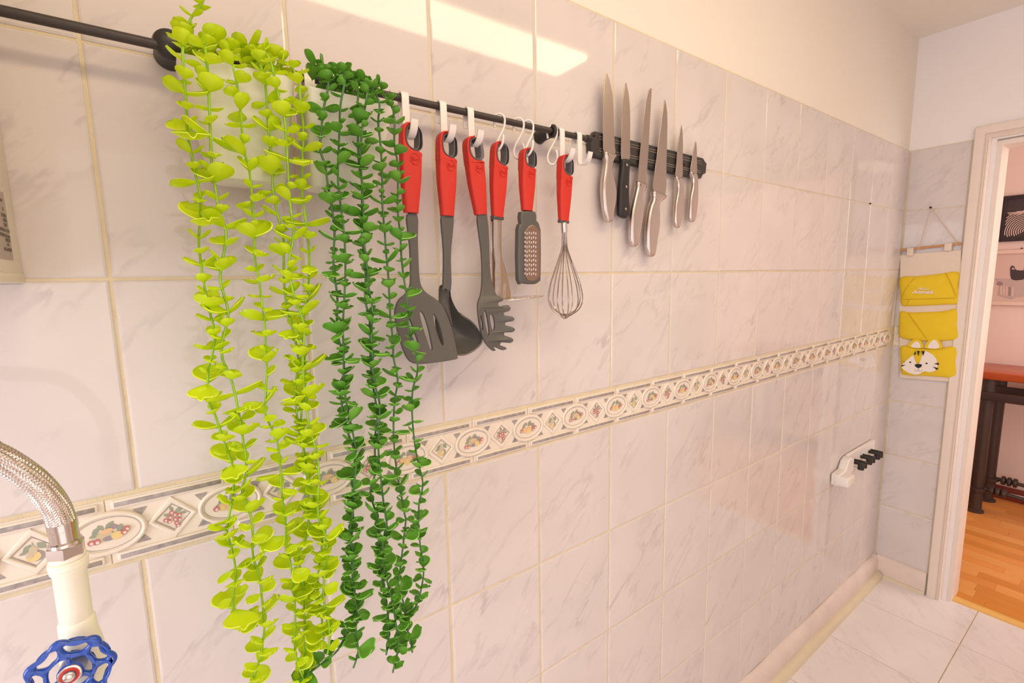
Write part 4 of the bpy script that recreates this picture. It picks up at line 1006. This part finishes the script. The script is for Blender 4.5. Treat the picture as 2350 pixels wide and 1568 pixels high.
# ------------------------------------------------------------------ hanging organiser on the end wall
OX = XE-.012; CO = ((1950, 400), 3.135)
def yz(pts, x=OX, crop=CO): return [(lambda p: (p.y, p.z))(atx(crop[0][0]+a/crop[1], crop[0][1]+b/crop[1], x)) for a, b in pts]
def xplate(loops, thick, bev, x, fn=None, res=2):
    me = plate(loops, thick, bev, res, 0)
    for v in me.vertices: v.co = Vector((x+v.co.y, v.co.x, v.co.z))      # thickness along x, outward = -x
    me.flip_normals()
    if fn:
        for v in me.vertices: v.co = fn(v.co)
    return me
org = empty('wall_organiser', tuple(atx(2136, 720, OX))); tag(org, 'cream and yellow hanging pocket organiser with a tiger face, on the end wall', 'organiser')
def op(name, me, m): o = link(name, me, m, org); o.location = -org.location; return o
op('backing', xplate([yz([(362, 585), (445, 572), (800, 545), (790, 1100), (782, 1500), (560, 1482), (358, 1466), (356, 1000)])], .002, .0006, OX+.004), M['canvas'])
for (a, b_, c) in ((415, 459, 530), (685, 735, 495)):
    ly = yz([(a, c+5), (b_, c), (b_, c+55), (a, c+58)]); ys = [q_[0] for q_ in ly]; zs = [q_[1] for q_ in ly]
    op('loop', bbox_me(OX-.010, OX+.0065, min(ys), max(ys), min(zs), max(zs), .003), M['canvas'])
da, db = atx(2064, 575, OX), atx(2207, 559, OX)
op('dowel', tube([Vector((OX-.002, da.y+.006, da.z)), Vector((OX-.002, db.y, db.z))], .0052, 12), M['dowel'])
nl = atx(2136, 477, OX)
op('cord', tube([Vector((OX-.004,)+yz([(500, 540)])[0]), Vector((OX-.002,)+yz([(545, 380)])[0]), Vector((OX, nl.y, nl.z)), Vector((OX-.002,)+yz([(680, 370)])[0]), Vector((OX-.004,)+yz([(775, 498)])[0])], .0014, 6), M['cord'])
for (a, b_) in ((500, 530), (775, 500)):
    c = yz([(a, b_)])[0]; op('cord_knot', tube([Vector((OX-.002+.0066*math.cos(t), c[0], c[1]+.0066*math.sin(t))) for t in [i*math.pi/5 for i in range(10)]], .0014, 6, closed=True), M['cord'])
nlo = link('nail', lathe([(.0012, -.014), (.0012, .004), (.0045, .005), (.004, .007)], (0, 0, 0), (-1, 0, 0), 12), M['nail'], None, (OX+.001, nl.y, nl.z+.001)); tag(nlo, 'rusty nail in the end wall carrying the organiser cord', 'nail')
nl2 = link('nail', lathe([(.0012, -.003), (.0032, 0), (.003, .003)], (0, 0, 0), (0, -1, 0), 12), M['nail'], None, tuple(at(1996.8, 467.3, -.001))); tag(nl2, 'small dark nail in a grout joint high on the tiled wall', 'nail')
# pockets: pouches that bulge out of the backing
def pocket(outline, bulge, name='pocket'):
    lp = yz(outline); cy = sum(q_[0] for q_ in lp)/len(lp); cz = sum(q_[1] for q_ in lp)/len(lp)
    zs = [q_[1] for q_ in lp]; z1 = max(zs); z0 = min(zs); rings = [1, .97, .88, .72, .5, .25]; vs = []; fs = []; n = len(lp)
    lp = smooth_loop(lp, 3); n = len(lp)
    for i, s in enumerate(rings):
        for (y, z) in lp:
            y2, z2 = cy+(y-cy)*s, cz+(z-cz)*s
            h = bulge*(1-s**3)**.5 if s < 1 else 0
            h += .003 if i else 0
            h += .0022*math.sin(y2*90+z2*160)*(1-s)
            vs.append((OX+.003-h, y2, z2))
    for i in range(len(rings)-1):
        for k_ in range(n): fs.append((i*n+k_, (i+1)*n+k_, (i+1)*n+(k_+1) % n, i*n+(k_+1) % n))
    fs.append(tuple(range((len(rings)-1)*n, len(rings)*n))[::-1])
    return op(name, mesh(vs, fs, 60), M['yellow'])
pocket([(360, 745), (480, 735), (640, 718), (782, 703), (780, 800), (782, 925), (700, 938), (560, 945), (420, 950), (370, 940), (362, 850)], .015)
pocket([(362, 988), (430, 995), (560, 992), (680, 985), (778, 972), (785, 1080), (795, 1180), (700, 1198), (580, 1205), (450, 1195), (358, 1170), (352, 1080)], .015)
pocket([(368, 1235), (500, 1250), (640, 1252), (782, 1240), (780, 1350), (775, 1458), (640, 1458), (520, 1450), (374, 1438), (366, 1340)], .014)
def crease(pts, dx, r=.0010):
    c = [Vector((OX-dx,)+q_) for q_ in yz(pts)]; op('seam', tube(c, r, 5), M['yellowseam'])  # thin darker lines painting the shade along a cloth crease
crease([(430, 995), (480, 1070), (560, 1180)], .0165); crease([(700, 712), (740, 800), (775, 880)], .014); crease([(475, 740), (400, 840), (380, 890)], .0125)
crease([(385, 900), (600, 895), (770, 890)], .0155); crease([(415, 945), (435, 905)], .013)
# tiger appliqué
def xp(loop, x, m, name, th_=.0009, s=3): return op(name, xplate([smooth_loop(yz(loop), s)], th_, .0003, x), m)
FXo = OX-.0152
for nm, lo, li in (('ear', [(428, 1240), (440, 1205), (470, 1185), (505, 1190), (528, 1210), (530, 1250)], [(448, 1240), (465, 1212), (490, 1202), (508, 1215), (512, 1248)]),
                   ('ear', [(548, 1250), (562, 1205), (590, 1176), (625, 1172), (655, 1200), (668, 1252)], [(570, 1248), (585, 1210), (610, 1190), (632, 1200), (648, 1248)])):
    o = op(nm, xplate([smooth_loop(yz(lo), 3)], .003, .001, OX-.010), M['yellow']); i_ = op('ear_lining', xplate([smooth_loop(yz(li), 3)], .001, .0003, OX-.0118), M['facewhite'])
xp([(465, 1300), (430, 1325), (395, 1355), (383, 1385), (405, 1410), (450, 1432), (500, 1438), (545, 1415), (580, 1422), (620, 1412), (640, 1380), (632, 1330), (610, 1300), (570, 1275), (538, 1272), (520, 1330), (500, 1365), (480, 1340)], FXo-.0014, M['facewhite'], 'face_patch', .0012)
for pts in ([(470, 1300), (480, 1268), (487, 1290)], [(493, 1268), (513, 1268), (504, 1308)], [(525, 1270), (550, 1270), (538, 1305)], [(615, 1360), (650, 1352), (648, 1370)], [(608, 1382), (648, 1392), (635, 1405)], [(382, 1370), (412, 1368), (385, 1382)], [(397, 1345), (408, 1348), (399, 1352)]):
    op('stripe', xplate([yz(pts)], .0009, 0, FXo-.0026), M['inkblack'])
xp([(478, 1366), (502, 1362), (528, 1366), (524, 1382), (503, 1392), (482, 1380)], FXo-.0027, M['inkblack'], 'nose', .0009, 2)
for (a, b_) in ((445, 1350), (562, 1358)):
    c = yz([(a, b_)])[0]; op('eye', xplate([ell(c[0], c[1], .0034, .0034, 16)], .0009, .0002, FXo-.0027), M['inkblack'])
for pts in ([(503, 1390), (503, 1402)], [(475, 1400), (480, 1412), (495, 1414), (503, 1402)], [(503, 1402), (512, 1414), (525, 1412), (530, 1402)]):
    op('mouth', tube([Vector((FXo-.0022,)+q_) for q_ in smooth_loop(yz(pts), 3, False)], .0005, 5), M['inkblack'])
for s, a, b_, sz, shr in (('HELLO', 540, 824, .0125, 0), ('Animals', 533, 847, .0215, .35)):
    me = text_me(s, sz, .0003, shr, .0002 if s == 'HELLO' else .0005); c = yz([(a, b_)])[0]
    o = link('lettering', me, M['facewhite'], org); o.rotation_euler = (R(90), 0, R(-90)); o.location = Vector((OX-.0188, c[0], c[1]))-org.location

# ------------------------------------------------------------------ hall furniture and pictures
TX0, TX1 = 3.76, 4.14
tf = atx(2180+218/3.92, 800+200/3.92, TX0); tb_ = atx(2180+218/3.92, 800+262/3.92, TX0)
zt, zu = tf.z, tf.z-.042
tab = empty('console_table', (3.95, -.6, 0)); tag(tab, 'console table with red brown wooden top on dark pipe legs, beyond the doorway', 'table')
def tp(name, me, m, par=tab): o = link(name, me, m, par); o.location = -tab.location if par is tab else (0, 0, 0); return o
tp('table_top', bbox_me(TX0, TX1, -1.35, tf.y+.03, zu, zt, .006), M['woodtop'])
for lx, uv0, uv1 in ((3.82, (222, 1440), (365, 290)), (4.06, (330, 1350), (465, 300))):
    a = atx(2180+uv0[0]/3.92, 800+uv0[1]/3.92, lx); 
    for ly in (a.y, -1.2):
        lg = tp('leg', lathe([(.042, 0), (.042, .010), (.030, .018), (.029, .12), (.034, .125), (.034, .140), (.029, .145), (.029, zu-.0)], (lx, ly, 0), (0, 0, 1), 20), M['darkmetal'])
        tp('collar', lathe([(.030, 0), (.046, .004), (.046, .016), (.030, .020)], (lx, ly, .135), (0, 0, 1), 16), M['darkmetal'])
    for dx in (-.034,):
        tp('apron_bar', bbox_me(lx-.036, lx-.030, -1.25, a.y+.04, zu-.125, zu-.075, .002), M['darkmetal'])
    tp('stretcher', tube([(lx, a.y-.03, .150), (lx, a.y-.10, .150), (lx, -1.17, .10)], [.012, .011, .011], 10), M['darkmetal'])
    for k_ in range(3): tp('knurled_joint', lathe([(.012, 0), (.026, .004), (.028, .012), (.026, .020), (.012, .024)], (lx, a.y-.050-.025*k_, .150), (0, -1, 0), 12), M['darkmetal'])
PX = 4.14; CP = ((2200, 420), 4.61)
def picture(y0, z0, z1, y1, label, fm, inner, nm='framed_picture', bw=.02):
    r_ = empty(nm, (4.16, (y0+y1)/2, (z0+z1)/2)); tag(r_, label, 'picture', 'framed pictures on the hall wall')
    lo = [(y0, z0), (y0, z1), (y1, z1), (y1, z0)]; li = [(y0-bw, z0+bw), (y0-bw, z1-bw), (y1+bw, z1-bw), (y1+bw, z0+bw)]
    o = link('frame', xplate([lo, li], .020, .002, 4.149), fm, r_); o.location = -r_.location
    o = link('print', bbox_me(4.149, 4.156, y1+bw-.001, y0-bw+.001, z0+bw-.001, z1-bw+.001), inner, r_); o.location = -r_.location
    return r_
pr = picture(-.064, 1.588, 1.855, -.36, 'black framed picture of wavy black and pale stripes, upper one beyond the door', M['frameblk'], M['printdark'])
for k_ in range(15):       # generic curved bands
    rr_ = .010+.0088*k_; pts = [(4.1475, -.175+1.05*rr_*math.cos(t), 1.645+1.15*rr_*math.sin(t)) for t in [R(-30+i*9) for i in range(34)]]
    pts = [p for p in pts if 1.614 < p[2] < 1.760 and -.335 < p[1] < -.088]
    if len(pts) > 2: o = link('pale_band', tube(pts, .0026, 5), M['printpaper'], pr); o.location = -pr.location
for k_ in range(7):
    pts = [(4.1475, -.135-.010*k_-.03*math.sin(t*2.2), 1.74+t*.05+.006*k_) for t in [i/8 for i in range(9)]]
    o = link('pale_band', tube([p for p in pts if p[2] < 1.83], .0022, 5), M['printpaper'], pr); o.location = -pr.location
pr = picture(-.035, 1.208, 1.538, -.42, 'pale framed print of a black dog reading a newspaper, lower one beyond the door', M['framewht'], M['printpaper'], bw=.022)
def pp(name, loop, x, m): o = link(name, xplate([loop], .0008, 0, x), m, pr); o.location = -pr.location
pts = lambda L: yz(L, 4.147, CP)
pp('dog', smooth_loop(pts([(545, 945), (548, 890), (570, 875), (592, 890), (608, 920), (685, 925), (690, 905), (700, 900), (700, 1010), (640, 1030), (560, 1020)]), 2), 4.1482, M['printdark'])
pp('ear_inside', pts([(560, 915), (570, 890), (588, 905), (592, 920)]), 4.1474, M['printmid'])
pp('paw', smooth_loop(pts([(405, 1060), (425, 1045), (460, 1050), (468, 1075), (440, 1088), (412, 1080)]), 2), 4.1472, M['printgrey'])
pp('newspaper', pts([(385, 1010), (540, 1015), (600, 1035), (700, 1020), (700, 1200), (600, 1215), (560, 1232), (415, 1190), (440, 1080)]), 4.1478, M['printmid'])
for i in range(5):
    pp('newspaper_column', pts([(440+i*30, 1090+i*3), (462+i*30, 1093+i*3), (458+i*30, 1180+i*6), (436+i*30, 1176+i*6)]), 4.1470, M['printgrey' if i == 3 else 'printpaper'])
nl3 = link('nail', lathe([(.001, -.01), (.004, 0), (.003, .004)], (0, 0, 0), (-1, 0, 0), 10), M['nail'], None, tuple(atx(2345.5, 570, 4.158))); tag(nl3, 'small dark nail between the two hall pictures', 'nail')
